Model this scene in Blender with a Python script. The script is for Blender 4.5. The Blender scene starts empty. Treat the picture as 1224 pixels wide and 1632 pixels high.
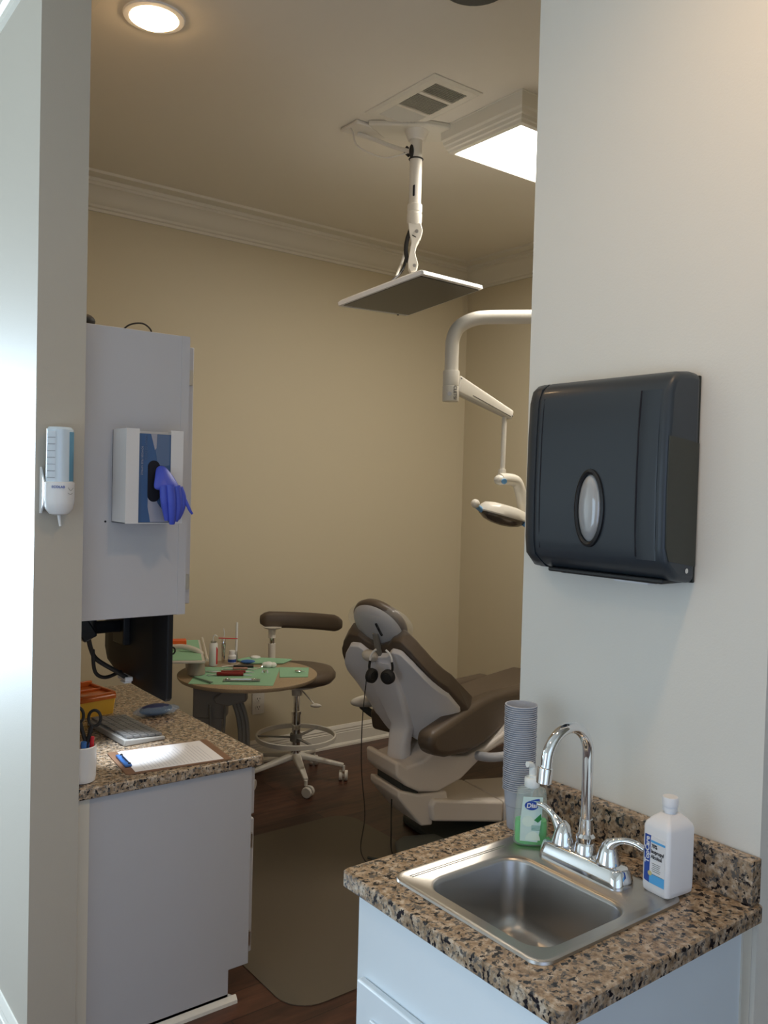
import bpy, bmesh, math, random
from mathutils import Vector, Matrix
random.seed(7)
S = bpy.context.scene
COL = S.collection
PI = math.pi
R_ = math.radians

# ------------------------------------------------------------------ camera
cam_d = bpy.data.cameras.new('camera')
cam = bpy.data.objects.new('camera', cam_d); COL.objects.link(cam)
rt = Vector((0.794, -0.608, 0.026)); fw = Vector((0.608, 0.793, -0.028)).normalized()
rt = (rt - fw * rt.dot(fw)).normalized(); up = rt.cross(fw)
cam.matrix_world = Matrix(((rt.x, up.x, -fw.x, 0), (rt.y, up.y, -fw.y, 0), (rt.z, up.z, -fw.z, 1.6), (0, 0, 0, 1)))
cam_d.sensor_fit = 'VERTICAL'; cam_d.sensor_height = 36; cam_d.lens = 36 * 1368.5 / 1632
cam_d.clip_start = 0.05
S.camera = cam

# ------------------------------------------------------------------ world, exposure
wd = bpy.data.worlds.new('world'); S.world = wd; wd.use_nodes = True
wd.node_tree.nodes['Background'].inputs[0].default_value = (0.55, 0.72, 1.0, 1)
wd.node_tree.nodes['Background'].inputs[1].default_value = 0.6
S.view_settings.view_transform = 'Standard'; S.view_settings.look = 'None'
S.view_settings.gamma = 1; S.view_settings.use_curve_mapping = False
S.view_settings.exposure = 0.08

# ------------------------------------------------------------------ lights
def area(name, loc, to, sx, sy, power, col, spread=180):
    d = bpy.data.lights.new(name, 'AREA'); d.shape = 'RECTANGLE'; d.size = sx; d.size_y = sy
    d.energy = power; d.color = col; d.spread = R_(spread)
    o = bpy.data.objects.new(name, d); COL.objects.link(o); o.location = loc
    o.rotation_euler = (Vector(to) - Vector(loc)).to_track_quat('-Z', 'Y').to_euler()
    return o
DAY = (0.62, 0.80, 1.0)
area('hall_end_window_light', (-0.45, 5.52, 1.35), (-0.30, 0, 1.30), 1.0, 1.5, 96, (0.66, 0.84, 1.0), 95)
area('hall_side_window_fill', (-1.56, 0.9, 1.25), (3, 1.0, 1.15), 1.3, 1.3, 10, (0.62, 0.82, 1.0))  # unseen side window, placed here as fill to brighten the sink wall
area('hall_back_window_light', (-0.1, -1.52, 1.2), (0.4, 4, 0.9), 1.7, 1.6, 9, (0.50, 0.64, 1.0))
area('troffer_light', (2.94, 2.5, 2.975), (2.94, 2.5, 0), 1.1, 0.36, 19, (1.0, 0.93, 0.83))
def spot(name, loc, to, power, col, ang, blend=0.6, r=0.05):
    d = bpy.data.lights.new(name, 'SPOT'); d.energy = power; d.color = col; d.spot_size = R_(ang); d.spot_blend = blend
    d.shadow_soft_size = r
    o = bpy.data.objects.new(name, d); COL.objects.link(o); o.location = loc
    o.rotation_euler = (Vector(to) - Vector(loc)).to_track_quat('-Z', 'Y').to_euler()
    return o
WARM = (1.0, 0.66, 0.36)

# ------------------------------------------------------------------ materials
MATS = {}
def nodes_of(m):
    return m.node_tree.nodes, m.node_tree.links
def mat(name, col, rough=0.5, metal=0.0, bump=0.0, bscale=200, var=0.0, vscale=8, spec=0.5, alpha=1, trans=0, emit=None, es=0, coat=0, ior=1.45, sss=0):
    m = bpy.data.materials.new(name); m.use_nodes = True
    n, l = nodes_of(m); b = n['Principled BSDF']
    b.inputs['Base Color'].default_value = (*col, 1)
    b.inputs['Roughness'].default_value = rough; b.inputs['Metallic'].default_value = metal
    b.inputs['Specular IOR Level'].default_value = spec; b.inputs['Alpha'].default_value = alpha
    b.inputs['Transmission Weight'].default_value = trans; b.inputs['IOR'].default_value = ior
    b.inputs['Coat Weight'].default_value = coat
    if sss: b.inputs['Subsurface Weight'].default_value = sss; b.inputs['Subsurface Radius'].default_value = (.02, .02, .02)
    if emit: b.inputs['Emission Color'].default_value = (*emit, 1); b.inputs['Emission Strength'].default_value = es
    tc = n.new('ShaderNodeTexCoord')
    if var:
        t = n.new('ShaderNodeTexNoise'); t.inputs['Scale'].default_value = vscale; t.inputs['Detail'].default_value = 4
        l.new(tc.outputs['Object'], t.inputs['Vector'])
        mx = n.new('ShaderNodeMix'); mx.data_type = 'RGBA'
        mx.inputs[6].default_value = (*[c * (1 - var) for c in col], 1); mx.inputs[7].default_value = (*[min(1, c * (1 + var)) for c in col], 1)
        l.new(t.outputs['Fac'], mx.inputs[0]); l.new(mx.outputs[2], b.inputs['Base Color'])
    if bump:
        t2 = n.new('ShaderNodeTexNoise'); t2.inputs['Scale'].default_value = bscale; t2.inputs['Detail'].default_value = 3
        l.new(tc.outputs['Object'], t2.inputs['Vector'])
        bp = n.new('ShaderNodeBump'); bp.inputs['Strength'].default_value = bump; bp.inputs['Distance'].default_value = 0.002
        l.new(t2.outputs['Fac'], bp.inputs['Height']); l.new(bp.outputs['Normal'], b.inputs['Normal'])
    MATS[name] = m
    return m
def ramp(n, stops):
    r = n.new('ShaderNodeValToRGB'); e = r.color_ramp.elements
    e[0].position, e[0].color = stops[0][0], (*stops[0][1], 1)
    e[1].position, e[1].color = stops[1][0], (*stops[1][1], 1)
    for p, c in stops[2:]:
        x = e.new(p); x.color = (*c, 1)
    return r
def granite(name):
    m = bpy.data.materials.new(name); m.use_nodes = True
    n, l = nodes_of(m); b = n['Principled BSDF']
    tc = n.new('ShaderNodeTexCoord')
    n1 = n.new('ShaderNodeTexNoise'); n1.inputs['Scale'].default_value = 60; n1.inputs['Detail'].default_value = 5; n1.inputs['Roughness'].default_value = .65
    n2 = n.new('ShaderNodeTexNoise'); n2.inputs['Scale'].default_value = 110; n2.inputs['Detail'].default_value = 3; n2.inputs['Roughness'].default_value = .6
    n3 = n.new('ShaderNodeTexNoise'); n3.inputs['Scale'].default_value = 85; n3.inputs['Detail'].default_value = 2
    v = n.new('ShaderNodeTexVoronoi'); v.inputs['Scale'].default_value = 140
    off = n.new('ShaderNodeVectorMath'); off.operation = 'ADD'; off.inputs[1].default_value = (3.1, 7.7, 1.3)
    l.new(tc.outputs['Object'], off.inputs[0])
    for q in (n1, n2, v): l.new(tc.outputs['Object'], q.inputs['Vector'])
    l.new(off.outputs[0], n3.inputs['Vector'])
    r1 = ramp(n, [(0.33, (0.17, 0.11, 0.065)), (0.66, (0.56, 0.47, 0.37)), (0.5, (0.36, 0.26, 0.17))])
    l.new(n1.outputs['Fac'], r1.inputs[0])
    r2 = ramp(n, [(0.53, (0, 0, 0)), (0.60, (1, 1, 1))]); l.new(n2.outputs['Fac'], r2.inputs[0])
    mx = n.new('ShaderNodeMix'); mx.data_type = 'RGBA'; mx.inputs[7].default_value = (0.115, 0.105, 0.095, 1)
    l.new(r2.outputs[0], mx.inputs[0]); l.new(r1.outputs[0], mx.inputs[6])
    r3 = ramp(n, [(0.585, (0, 0, 0)), (0.625, (1, 1, 1))]); l.new(n3.outputs['Fac'], r3.inputs[0])
    mx2 = n.new('ShaderNodeMix'); mx2.data_type = 'RGBA'; mx2.inputs[7].default_value = (0.012, 0.012, 0.016, 1)
    l.new(r3.outputs[0], mx2.inputs[0]); l.new(mx.outputs[2], mx2.inputs[6])
    mx3 = n.new('ShaderNodeMix'); mx3.data_type = 'RGBA'; mx3.blend_type = 'MULTIPLY'; mx3.inputs[0].default_value = 0.0
    l.new(mx2.outputs[2], mx3.inputs[6]); l.new(v.outputs['Color'], mx3.inputs[7])
    l.new(mx3.outputs[2], b.inputs['Base Color'])
    b.inputs['Roughness'].default_value = .22
    MATS[name] = m; return m
def wood_floor(name):
    m = bpy.data.materials.new(name); m.use_nodes = True
    n, l = nodes_of(m); b = n['Principled BSDF']
    tc = n.new('ShaderNodeTexCoord'); mp = n.new('ShaderNodeMapping'); mp.inputs['Rotation'].default_value = (0, 0, 0)
    l.new(tc.outputs['Object'], mp.inputs[0])
    br = n.new('ShaderNodeTexBrick'); br.inputs['Scale'].default_value = 1; br.inputs['Brick Width'].default_value = 1.1
    br.inputs['Row Height'].default_value = .125; br.inputs['Mortar Size'].default_value = .002
    br.inputs['Color1'].default_value = (0.052, 0.021, 0.012, 1); br.inputs['Color2'].default_value = (0.10, 0.042, 0.024, 1)
    br.inputs['Mortar'].default_value = (0.012, 0.006, 0.004, 1)
    l.new(mp.outputs[0], br.inputs['Vector'])
    mp2 = n.new('ShaderNodeMapping'); mp2.inputs['Scale'].default_value = (3, 22, 3); l.new(tc.outputs['Object'], mp2.inputs[0])
    t = n.new('ShaderNodeTexNoise'); t.inputs['Scale'].default_value = 2; t.inputs['Detail'].default_value = 6; l.new(mp2.outputs[0], t.inputs['Vector'])
    rr = ramp(n, [(0.3, (0.45, 0.4, 0.4)), (0.7, (1.25, 1.15, 1.1))]); l.new(t.outputs['Fac'], rr.inputs[0])
    mx = n.new('ShaderNodeMix'); mx.data_type = 'RGBA'; mx.blend_type = 'MULTIPLY'; mx.inputs[0].default_value = 1
    l.new(br.outputs['Color'], mx.inputs[6]); l.new(rr.outputs[0], mx.inputs[7]); l.new(mx.outputs[2], b.inputs['Base Color'])
    b.inputs['Roughness'].default_value = .38
    MATS[name] = m; return m
def brushed(name, col, axis):
    m = bpy.data.materials.new(name); m.use_nodes = True
    n, l = nodes_of(m); b = n['Principled BSDF']
    b.inputs['Base Color'].default_value = (*col, 1); b.inputs['Metallic'].default_value = 1
    tc = n.new('ShaderNodeTexCoord'); mp = n.new('ShaderNodeMapping')
    mp.inputs['Scale'].default_value = (3, 260, 260) if axis == 0 else (260, 3, 260)
    l.new(tc.outputs['Object'], mp.inputs[0])
    t = n.new('ShaderNodeTexNoise'); t.inputs['Scale'].default_value = 2; l.new(mp.outputs[0], t.inputs['Vector'])
    r = ramp(n, [(0.3, (.31, .31, .31)), (0.7, (.37, .37, .37))]); l.new(t.outputs['Fac'], r.inputs[0]); l.new(r.outputs[0], b.inputs['Roughness'])
    MATS[name] = m; return m

PAINT = (0.59, 0.52, 0.375)
wall_m = mat('wall_paint', PAINT, .62, bump=.12, bscale=260)
hall_m = mat('wall_paint_lightened', (0.78, 0.755, 0.69), .5, bump=.12, bscale=260)  # house paint lightened to make up for weak daylight on the sink wall
ceil_m = mat('ceiling_paint', (0.74, 0.69, 0.60), .85, bump=.1, bscale=300)
trim_m = mat('trim_paint', (0.70, 0.66, 0.57), .4)
floor_m = wood_floor('dark_wood_floor')
gran_m = granite('granite')
cab_m = mat('cabinet_white', (0.74, 0.80, 0.84), .42, var=.02)
cabd_m = mat('cabinet_grey_white', (0.50, 0.49, 0.505), .45, var=.02)
cabw_m = mat('cabinet_cream', (0.66, 0.64, 0.62), .45)
steel_m = brushed('brushed_steel', (0.50, 0.47, 0.43), 0)
steelb_m = brushed('brushed_steel_bowl', (0.44, 0.43, 0.42), 1)
chrome_m = mat('chrome', (0.80, 0.81, 0.83), .06, 1)
plast_m = mat('cream_plastic', (0.66, 0.62, 0.55), .38)
grayp_m = mat('light_grey_plastic', (0.50, 0.50, 0.52), .42)
shell_m = mat('chair_shell', (0.80, 0.79, 0.82), .42)
base_m = mat('chair_casting', (0.78, 0.71, 0.65), .45)
leather_m = mat('brown_upholstery', (0.105, 0.077, 0.055), .42, bump=.15, bscale=160, var=.08)
black_m = mat('black_plastic', (0.012, 0.013, 0.015), .35)
blackg_m = mat('black_gloss', (0.008, 0.009, 0.012), .18)
rubber_m = mat('black_rubber', (0.015, 0.014, 0.013), .6)
smoke_m = mat('smoke_plastic', (0.028, 0.037, 0.048), .42, coat=.1, bump=.05, bscale=500)
smoke2_m = mat('smoke_plastic_dark', (0.010, 0.013, 0.011), .26)
smoke3_m = mat('smoke_plastic_paper', (0.030, 0.032, 0.025), .3)
white_m = mat('white_plastic', (0.80, 0.80, 0.80), .35)
cyl_m = mat('white_enamel', (0.74, 0.70, 0.62), .3)
screen_m = mat('matte_screen', (0.020, 0.018, 0.016), .30, spec=.4)
glow_m = mat('diffuser_glow', (1, 1, 1), .5, emit=(1.0, 0.95, 0.86), es=9)
bulb_m = mat('bulb_glow', (1, 1, 1), .5, emit=(1.0, 0.66, 0.34), es=26)
led_m = mat('led_glow', (1, 1, 1), .5, emit=(0.8, 0.92, 1.0), es=10)
cardw_m = mat('white_enamel_box', (0.68, 0.66, 0.65), .4)
gbox_m = mat('glove_carton_blue', (0.045, 0.105, 0.24), .5)
gboxg_m = mat('glove_carton_grey', (0.33, 0.33, 0.39), .5)
gboxm_m = mat('glove_carton_slate', (0.10, 0.15, 0.26), .5)
dark_m = mat('dark_slot', (0.006, 0.006, 0.012), .8)
glove_m = mat('nitrile_blue', (0.055, 0.085, 0.50), .42, var=.12, vscale=40, sss=.1)
paper_m = mat('white_paper', (0.80, 0.79, 0.80), .8)
green_m = mat('green_bib_paper', (0.30, 0.55, 0.36), .85, bump=.2, bscale=500)
tan_m = mat('speckled_tan_laminate', (0.40, 0.30, 0.19), .4, var=.3, vscale=220)
navy_m = mat('navy_ink', (0.02, 0.07, 0.35), .5)
blue_m = mat('sky_ink', (0.10, 0.42, 0.80), .5)
ink_m = mat('black_ink', (0.03, 0.03, 0.04), .6)
soapg_m = mat('green_liquid_soap', (0.10, 0.85, 0.17), .12, trans=.35, ior=1.36, spec=.5)
clearp_m = mat('clear_bottle', (0.80, 0.92, 0.86), .10, alpha=.22, spec=.8)
lab_m = mat('label_mint', (0.62, 0.78, 0.72), .45)
milky_m = mat('milky_bottle', (0.80, 0.80, 0.82), .35, sss=.3)
orange_m = mat('orange_plastic', (0.85, 0.20, 0.035), .25, trans=.25)
yellow_m = mat('yellow_plastic', (0.85, 0.48, 0.06), .3)
wood_m = mat('hardboard', (0.22, 0.12, 0.07), .6)
red_m = mat('red_resin', (0.22, 0.012, 0.012), .3)
redl_m = mat('bright_red', (0.60, 0.02, 0.03), .4)
bluep_m = mat('blue_plastic', (0.05, 0.16, 0.45), .3)
bluelt_m = mat('blue_grip', (0.16, 0.40, 0.72), .4)
film_m = mat('clear_film', (0.85, 0.88, 0.88), .08, alpha=.13, spec=1)
key_m = mat('keyboard_grey', (0.40, 0.39, 0.37), .4)
keyc_m = mat('keycap_dark', (0.20, 0.20, 0.20), .4)
mat_m = mat('vinyl_mat', (0.115, 0.095, 0.070), .38, bump=.25, bscale=350, alpha=.88)
dkgrey_m = mat('dark_grey_rubber', (0.05, 0.055, 0.05), .55)
cup_m = mat('grey_cup_plastic', (0.42, 0.44, 0.50), .4)
ventd_m = mat('vent_dark', (0.035, 0.035, 0.03), .8)
grey_m = mat('arm_grey', (0.20, 0.19, 0.17), .45)
lens_m = mat('lens', (0.16, 0.14, 0.12), .12, metal=.6)
cotton_m = mat('cotton', (0.85, 0.85, 0.82), 1, bump=.6, bscale=300)

# ------------------------------------------------------------------ mesh builder
class MB:
    def __init__(s, M=None): s.bm = bmesh.new(); s.M = M or Matrix()
    def _t(s, vs, M=None):
        X = s.M @ (M or Matrix())
        for v in vs: v.co = X @ v.co
        return s
    def box(s, c, d, M=None):
        r = bmesh.ops.create_cube(s.bm, size=1)
        for v in r['verts']: v.co = Vector((c[0] + v.co.x * d[0], c[1] + v.co.y * d[1], c[2] + v.co.z * d[2]))
        return s._t(r['verts'], M)
    def bx(s, x0, x1, y0, y1, z0, z1, M=None):
        return s.box(((x0 + x1) / 2, (y0 + y1) / 2, (z0 + z1) / 2), (x1 - x0, y1 - y0, z1 - z0), M)
    def rings(s, rings, closed=False, caps=True, M=None):
        X = s.M @ (M or Matrix())
        R = [[s.bm.verts.new(X @ Vector(p)) for p in r] for r in rings]
        n = len(R[0])
        m = len(R)
        for i in range(m if closed else m - 1):
            a, b = R[i], R[(i + 1) % m]
            for j in range(n):
                try: s.bm.faces.new((a[j], a[(j + 1) % n], b[(j + 1) % n], b[j]))
                except ValueError: pass
        if caps and not closed:
            s.bm.faces.new(R[0][::-1]); s.bm.faces.new(R[-1])
        return s
    def cyl(s, p0, p1, r0, r1=None, n=24, M=None, caps=True):
        r1 = r0 if r1 is None else r1
        p0, p1 = Vector(p0), Vector(p1); d = (p1 - p0).normalized()
        a = d.orthogonal().normalized(); b = d.cross(a)
        ring = lambda p, r: [p + (a * math.cos(t) + b * math.sin(t)) * r for t in [2 * PI * k / n for k in range(n)]]
        return s.rings([ring(p0, r0), ring(p1, r1)], M=M, caps=caps)
    def tube(s, pts, r, n=12, sm=6, M=None, closed=False):
        P = [Vector(p) for p in pts]
        if sm > 1 and len(P) > 2:
            Q = []; m = len(P)
            for i in range(m if closed else m - 1):
                g = lambda k: P[k % m] if closed else P[max(0, min(m - 1, k))]
                p0, p1, p2, p3 = g(i - 1), g(i), g(i + 1), g(i + 2)
                for k in range(sm):
                    t = k / sm
                    Q.append(.5 * ((2 * p1) + (p2 - p0) * t + (2 * p0 - 5 * p1 + 4 * p2 - p3) * t * t + (3 * p1 - p0 - 3 * p2 + p3) * t ** 3))
            if not closed: Q.append(P[-1])
            P = Q
        m = len(P); a = None; rings = []
        for i in range(m):
            d = ((P[(i + 1) % m] - P[i - 1]) if closed else (P[min(m - 1, i + 1)] - P[max(0, i - 1)])).normalized()
            if a is None: a = d.orthogonal().normalized()
            a = (a - d * a.dot(d)).normalized(); b = d.cross(a)
            rr = r(i / (m - 1)) if callable(r) else r
            rings.append([P[i] + (a * math.cos(2 * PI * k / n) + b * math.sin(2 * PI * k / n)) * rr for k in range(n)])
        return s.rings(rings, closed=closed, M=M)
    def lathe(s, c, prof, n=32, sx=1, sy=1, M=None, caps=True):
        rings = [[(c[0] + r * sx * math.cos(2 * PI * k / n), c[1] + r * sy * math.sin(2 * PI * k / n), c[2] + z) for k in range(n)] for r, z in prof]
        return s.rings(rings, M=M, caps=caps)
    def prism(s, pts, a, b, axis='z', M=None):
        f = {'z': lambda p, h: (p[0], p[1], h), 'y': lambda p, h: (p[0], h, p[1]), 'x': lambda p, h: (h, p[0], p[1])}[axis]
        return s.rings([[f(p, a) for p in pts], [f(p, b) for p in pts]], M=M)
    def ball(s, c, r, M=None, n=20):
        r = (r, r, r) if not isinstance(r, (tuple, list)) else r
        q = bmesh.ops.create_uvsphere(s.bm, u_segments=n, v_segments=n // 2 + 2, radius=1)
        for v in q['verts']: v.co = Vector((c[0] + v.co.x * r[0], c[1] + v.co.y * r[1], c[2] + v.co.z * r[2]))
        return s._t(q['verts'], M)
    def build(s, name, m, parent=None, bevel=0, seg=2, sub=0, flat=False, ang=35, org=None):
        bmesh.ops.remove_doubles(s.bm, verts=s.bm.verts, dist=1e-6)
        bmesh.ops.recalc_face_normals(s.bm, faces=s.bm.faces)
        if parent is not None: off = Vector(parent['_o'])
        else:
            if org is None:
                xs = [v.co for v in s.bm.verts]
                org = (sum(v.x for v in xs) / len(xs), sum(v.y for v in xs) / len(xs), min(v.z for v in xs))
            off = Vector(org)
        for v in s.bm.verts: v.co -= off
        me = bpy.data.meshes.new(name); s.bm.to_mesh(me); s.bm.free()
        if not flat:
            for p in me.polygons: p.use_smooth = True
            me.set_sharp_from_angle(angle=R_(ang))
        me.materials.append(m)
        o = bpy.data.objects.new(name, me); COL.objects.link(o)
        if parent is not None: o.parent = parent
        else: o.location = off
        o['_o'] = list(off)
        if bevel:
            bv = o.modifiers.new('bevel', 'BEVEL'); bv.width = bevel; bv.segments = seg; bv.limit_method = 'ANGLE'; bv.angle_limit = R_(30)
            bv.harden_normals = False
        if sub:
            sd = o.modifiers.new('sub', 'SUBSURF'); sd.levels = sub; sd.render_levels = sub
        return o
def tag(o, label, cat, group=None):
    o['label'] = label; o['category'] = cat
    if group: o['group'] = group
    return o
def thing(name, label, cat, loc, group=None):
    o = bpy.data.objects.new(name, None); COL.objects.link(o); o.location = loc; o.empty_display_size = .05
    o['_o'] = list(loc); return tag(o, label, cat, group)
def struct(o): o['kind'] = 'structure'; return o
def frame(o, x, y=None, z=None):
    """matrix with origin o, x axis x, z axis z"""
    x = Vector(x).normalized()
    if z is not None:
        z = Vector(z); z = (z - x * z.dot(x)).normalized(); y = z.cross(x)
    else:
        y = Vector(y); y = (y - x * y.dot(x)).normalized(); z = x.cross(y)
    return Matrix(((x.x, y.x, z.x, o[0]), (x.y, y.y, z.y, o[1]), (x.z, y.z, z.z, o[2]), (0, 0, 0, 1)))
def text(name, body, size, M, m, parent, bold=0.0, sx=1.0, extrude=0.0002, shear=0.0):
    cu = bpy.data.curves.new(name, 'FONT'); cu.body = body; cu.size = size; cu.align_x = 'CENTER'; cu.align_y = 'CENTER'
    cu.offset = bold * size; cu.extrude = extrude; cu.shear = shear
    t = bpy.data.objects.new(name + '_tmp', cu); COL.objects.link(t)
    dg = bpy.context.evaluated_depsgraph_get()
    me = bpy.data.meshes.new_from_object(t.evaluated_get(dg)); bpy.data.objects.remove(t); bpy.data.curves.remove(cu)
    off = Vector(parent['_o'])
    for v in me.vertices:
        v.co = (M @ Vector((v.co.x * sx, v.co.y, v.co.z))) - off
    me.name = name; me.materials.clear(); me.materials.append(m)
    o = bpy.data.objects.new(name, me); COL.objects.link(o); o.parent = parent; o['_o'] = list(off)
    return o
def rrect(w, h, r, n=6, cx=0, cy=0):
    P = []
    for (sx, sy, a0) in ((1, 1, 0), (-1, 1, 90), (-1, -1, 180), (1, -1, 270)):
        for k in range(n + 1):
            a = R_(a0 + 90 * k / n)
            P.append((cx + sx * (w / 2 - r) + r * math.cos(a), cy + sy * (h / 2 - r) + r * math.sin(a)))
    return P

# ------------------------------------------------------------------ setting
H = 3.09
XR, YF, XL, YP = 3.98, 4.321, 0.755, 2.30
struct(MB().bx(-1.7, 4.1, -1.7, 5.7, -0.05, 0).build('floor', floor_m))
struct(MB().bx(-1.7, 4.1, -1.7, 5.7, H, H + .05).build('ceiling', ceil_m))
wl = struct(MB().bx(0.63, XL, YP, 5.6, 0, H).build('wall_left', wall_m)); wl.data.materials.append(mat('wall_paint_darkened', (.50, .45, .375), .55, bump=.12, bscale=260))  # second slot: house paint darkened to offset strong window light on these faces
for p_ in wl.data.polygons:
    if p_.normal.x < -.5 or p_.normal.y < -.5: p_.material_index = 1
struct(MB().bx(XL, 4.1, YF, YF + .1, 0, H).build('wall_far', wall_m))
struct(MB().bx(XR, XR + .1, -1.6, YF, 0, H).build('wall_right', wall_m))
struct(MB().bx(1.505, 1.625, 0.805, 1.412, 0, H).build('wall_sink', hall_m))
struct(MB().bx(1.625, XR, 0.805, 0.905, 0, H).build('wall_near', wall_m))
# hall shell with its window openings
def wall_open(name, axis, pos, a0, a1, w0, w1, z0, z1):
    b = MB(); t = .1
    for (u0, u1, q0, q1) in ((a0, w0, 0, H), (w1, a1, 0, H), (w0, w1, 0, z0), (w0, w1, z1, H)):
        if axis == 'x': b.bx(pos - t, pos, u0, u1, q0, q1)
        else: b.bx(u0, u1, pos, pos + t, q0, q1)
    return struct(b.build(name, hall_m))
wall_open('wall_hall_side', 'x', -1.6, -1.6, 5.6, .25, 1.55, 0.6, 1.9)
wall_open('wall_hall_end', 'y', 5.6, -1.6, 0.63, -1.0, 0.1, 0.55, 2.15)
wall_open('wall_hall_back', 'y', -1.7, -1.6, XR, -0.95, 0.75, 0.4, 2.0)
def window(name, M, w, h):
    b = MB(M)
    for (x0, x1, z0, z1) in ((-w / 2, w / 2, h - .05, h), (-w / 2, w / 2, 0, .05), (-w / 2, -w / 2 + .05, 0.05, h - .05), (w / 2 - .05, w / 2, .05, h - .05), (-.02, .02, .05, h - .05)):
        b.bx(x0, x1, -.03, .03, z0, z1)
    return struct(b.build(name, white_m, bevel=.003))
window('window_1', frame((-1.65, .9, .6), (0, 1, 0), z=(0, 0, 1)), 1.3, 1.3)  # unseen frame around the fill light opposite the sink
window('window_2', frame((-.45, 5.65, .55), (1, 0, 0), z=(0, 0, 1)), 1.1, 1.6)
window('window_3', frame((-.1, -1.65, .4), (1, 0, 0), z=(0, 0, 1)), 1.7, 1.6)

CROWN = [(0, 2.937), (.010, 2.937), (.012, 2.95), (.022, 2.955), (.026, 2.966), (.036, 2.975), (.045, 2.99), (.054, 3.008), (.066, 3.026), (.08, 3.038), (.088, 3.041), (.09, 3.052), (.098, 3.056), (.1, 3.072), (.155, 3.078), (.16, H), (0, H)]
def sweep_trim(name, prof, path, m, closed=False):
    """profile (distance into the room, z) swept along wall corners; room lies left of the path direction"""
    P = [Vector((p[0], p[1], 0)) for p in path]; n = len(P); rings = []
    for i in range(n):
        d1 = (P[i] - P[i - 1]).normalized() if (i > 0 or closed) else None
        d2 = (P[(i + 1) % n] - P[i]).normalized() if (i < n - 1 or closed) else None
        if d1 is None: d1 = d2
        if d2 is None: d2 = d1
        n1 = Vector((-d1.y, d1.x, 0)); n2 = Vector((-d2.y, d2.x, 0))
        mi = (n1 + n2).normalized(); k = 1 / max(.3, mi.dot(n1))
        rings.append([P[i] + mi * (k * q[0]) + Vector((0, 0, q[1])) for q in prof])
    return struct(MB().rings(rings, closed=closed).build(name, m, ang=25))
sweep_trim('trim_1', CROWN, [(XR, 0.905), (XR, YF), (XL, YF), (XL, YP + .12)], trim_m)
sweep_trim('trim_2', [(q[0] * 1.25, H - (H - q[1]) * 1.26) for q in CROWN], [(XL, YP), (.63, YP), (.63, 5.6)], trim_m)
BASE = [(0, 0), (.024, 0), (.024, .012), (.018, .022), (.014, .024), (.014, .085), (.011, .088), (.013, .094), (.010, .104), (.012, .110), (.008, .122), (.004, .131), (0, .132)]
sweep_trim('baseboard_far', BASE, [(XR, .905), (XR, YF), (XL, YF), (XL, 3.5)], mat('baseboard_paint', (.74, .70, .62), .4))
sweep_trim('baseboard_hall', BASE, [(.63, YP), (.63, 5.6)], MATS['baseboard_paint'])

# ------------------------------------------------------------------ ceiling fixtures
t = thing('ceiling_panel_light', 'large rectangular fluorescent ceiling light with moulded cream frame and glowing panel', 'ceiling light', (2.94, 2.5, 3.0))
fr = []
def rect_ring(x0, x1, y0, y1, z): return [(x0, y0, z), (x1, y0, z), (x1, y1, z), (x0, y1, z)]
b = MB()
X0, X1, Y0, Y1 = 2.345, 3.535, 2.28, 2.715
steps = [(.034, 3.09), (.034, 3.087), (.030, 3.085), (.030, 3.036), (.024, 3.028), (.022, 3.014), (.016, 3.010), (.014, 2.998), (.008, 2.994), (.006, 2.984), (-.010, 2.980), (-.014, 2.99), (-.014, 3.06)]
b.rings([rect_ring(X0 + .02 - q, X1 - .02 + q, Y0 + .02 - q, Y1 - .02 + q, z) for q, z in steps], caps=False)
b.build('frame', trim_m, t, ang=20)
MB().bx(X0 + .035, X1 - .035, Y0 + .035, Y1 - .035, 2.986, 2.992).build('diffuser', glow_m, t)

t = thing('ceiling_vent', 'square-ended white ceiling air vent with three louvred panels', 'vent', (2.12, 2.60, H - .01))
vx0, vx1, vy0, vy1 = 2.02, 2.235, 2.40, 2.80
b = MB()
b.rings([rect_ring(vx0 - q, vx1 + q, vy0 - q, vy1 + q, z) for q, z in ((.012, H), (.012, H - .004), (0, H - .010), (-.03, H - .010), (-.03, H - .002))], caps=False)
b.bx(vx0 + .03, vx1 - .03, 2.513, 2.528, H - .012, H - .004); b.bx(vx0 + .03, vx1 - .03, 2.648, 2.663, H - .012, H - .004)
b.build('frame', trim_m, t, ang=20)
MB().bx(vx0 + .025, vx1 - .025, vy0 + .025, vy1 - .025, H - .003, H - .001).build('duct_opening', ventd_m, t)
for (y0, y1, tilt) in ((2.43, 2.513, -38), (2.528, 2.648, -38), (2.663, 2.77, 38)):
    b = MB(); n = int((y1 - y0) / .0095)
    for k in range(n):
        yc = y0 + (k + .5) * (y1 - y0) / n
        b.box((0, 0, 0), (vx1 - vx0 - .06, .0011, .010), Matrix.Translation(((vx0 + vx1) / 2, yc, H - .0085)) @ Matrix.Rotation(R_(tilt), 4, 'X'))
    o = b.build('louvre_panel', trim_m, t, flat=True)

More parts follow.
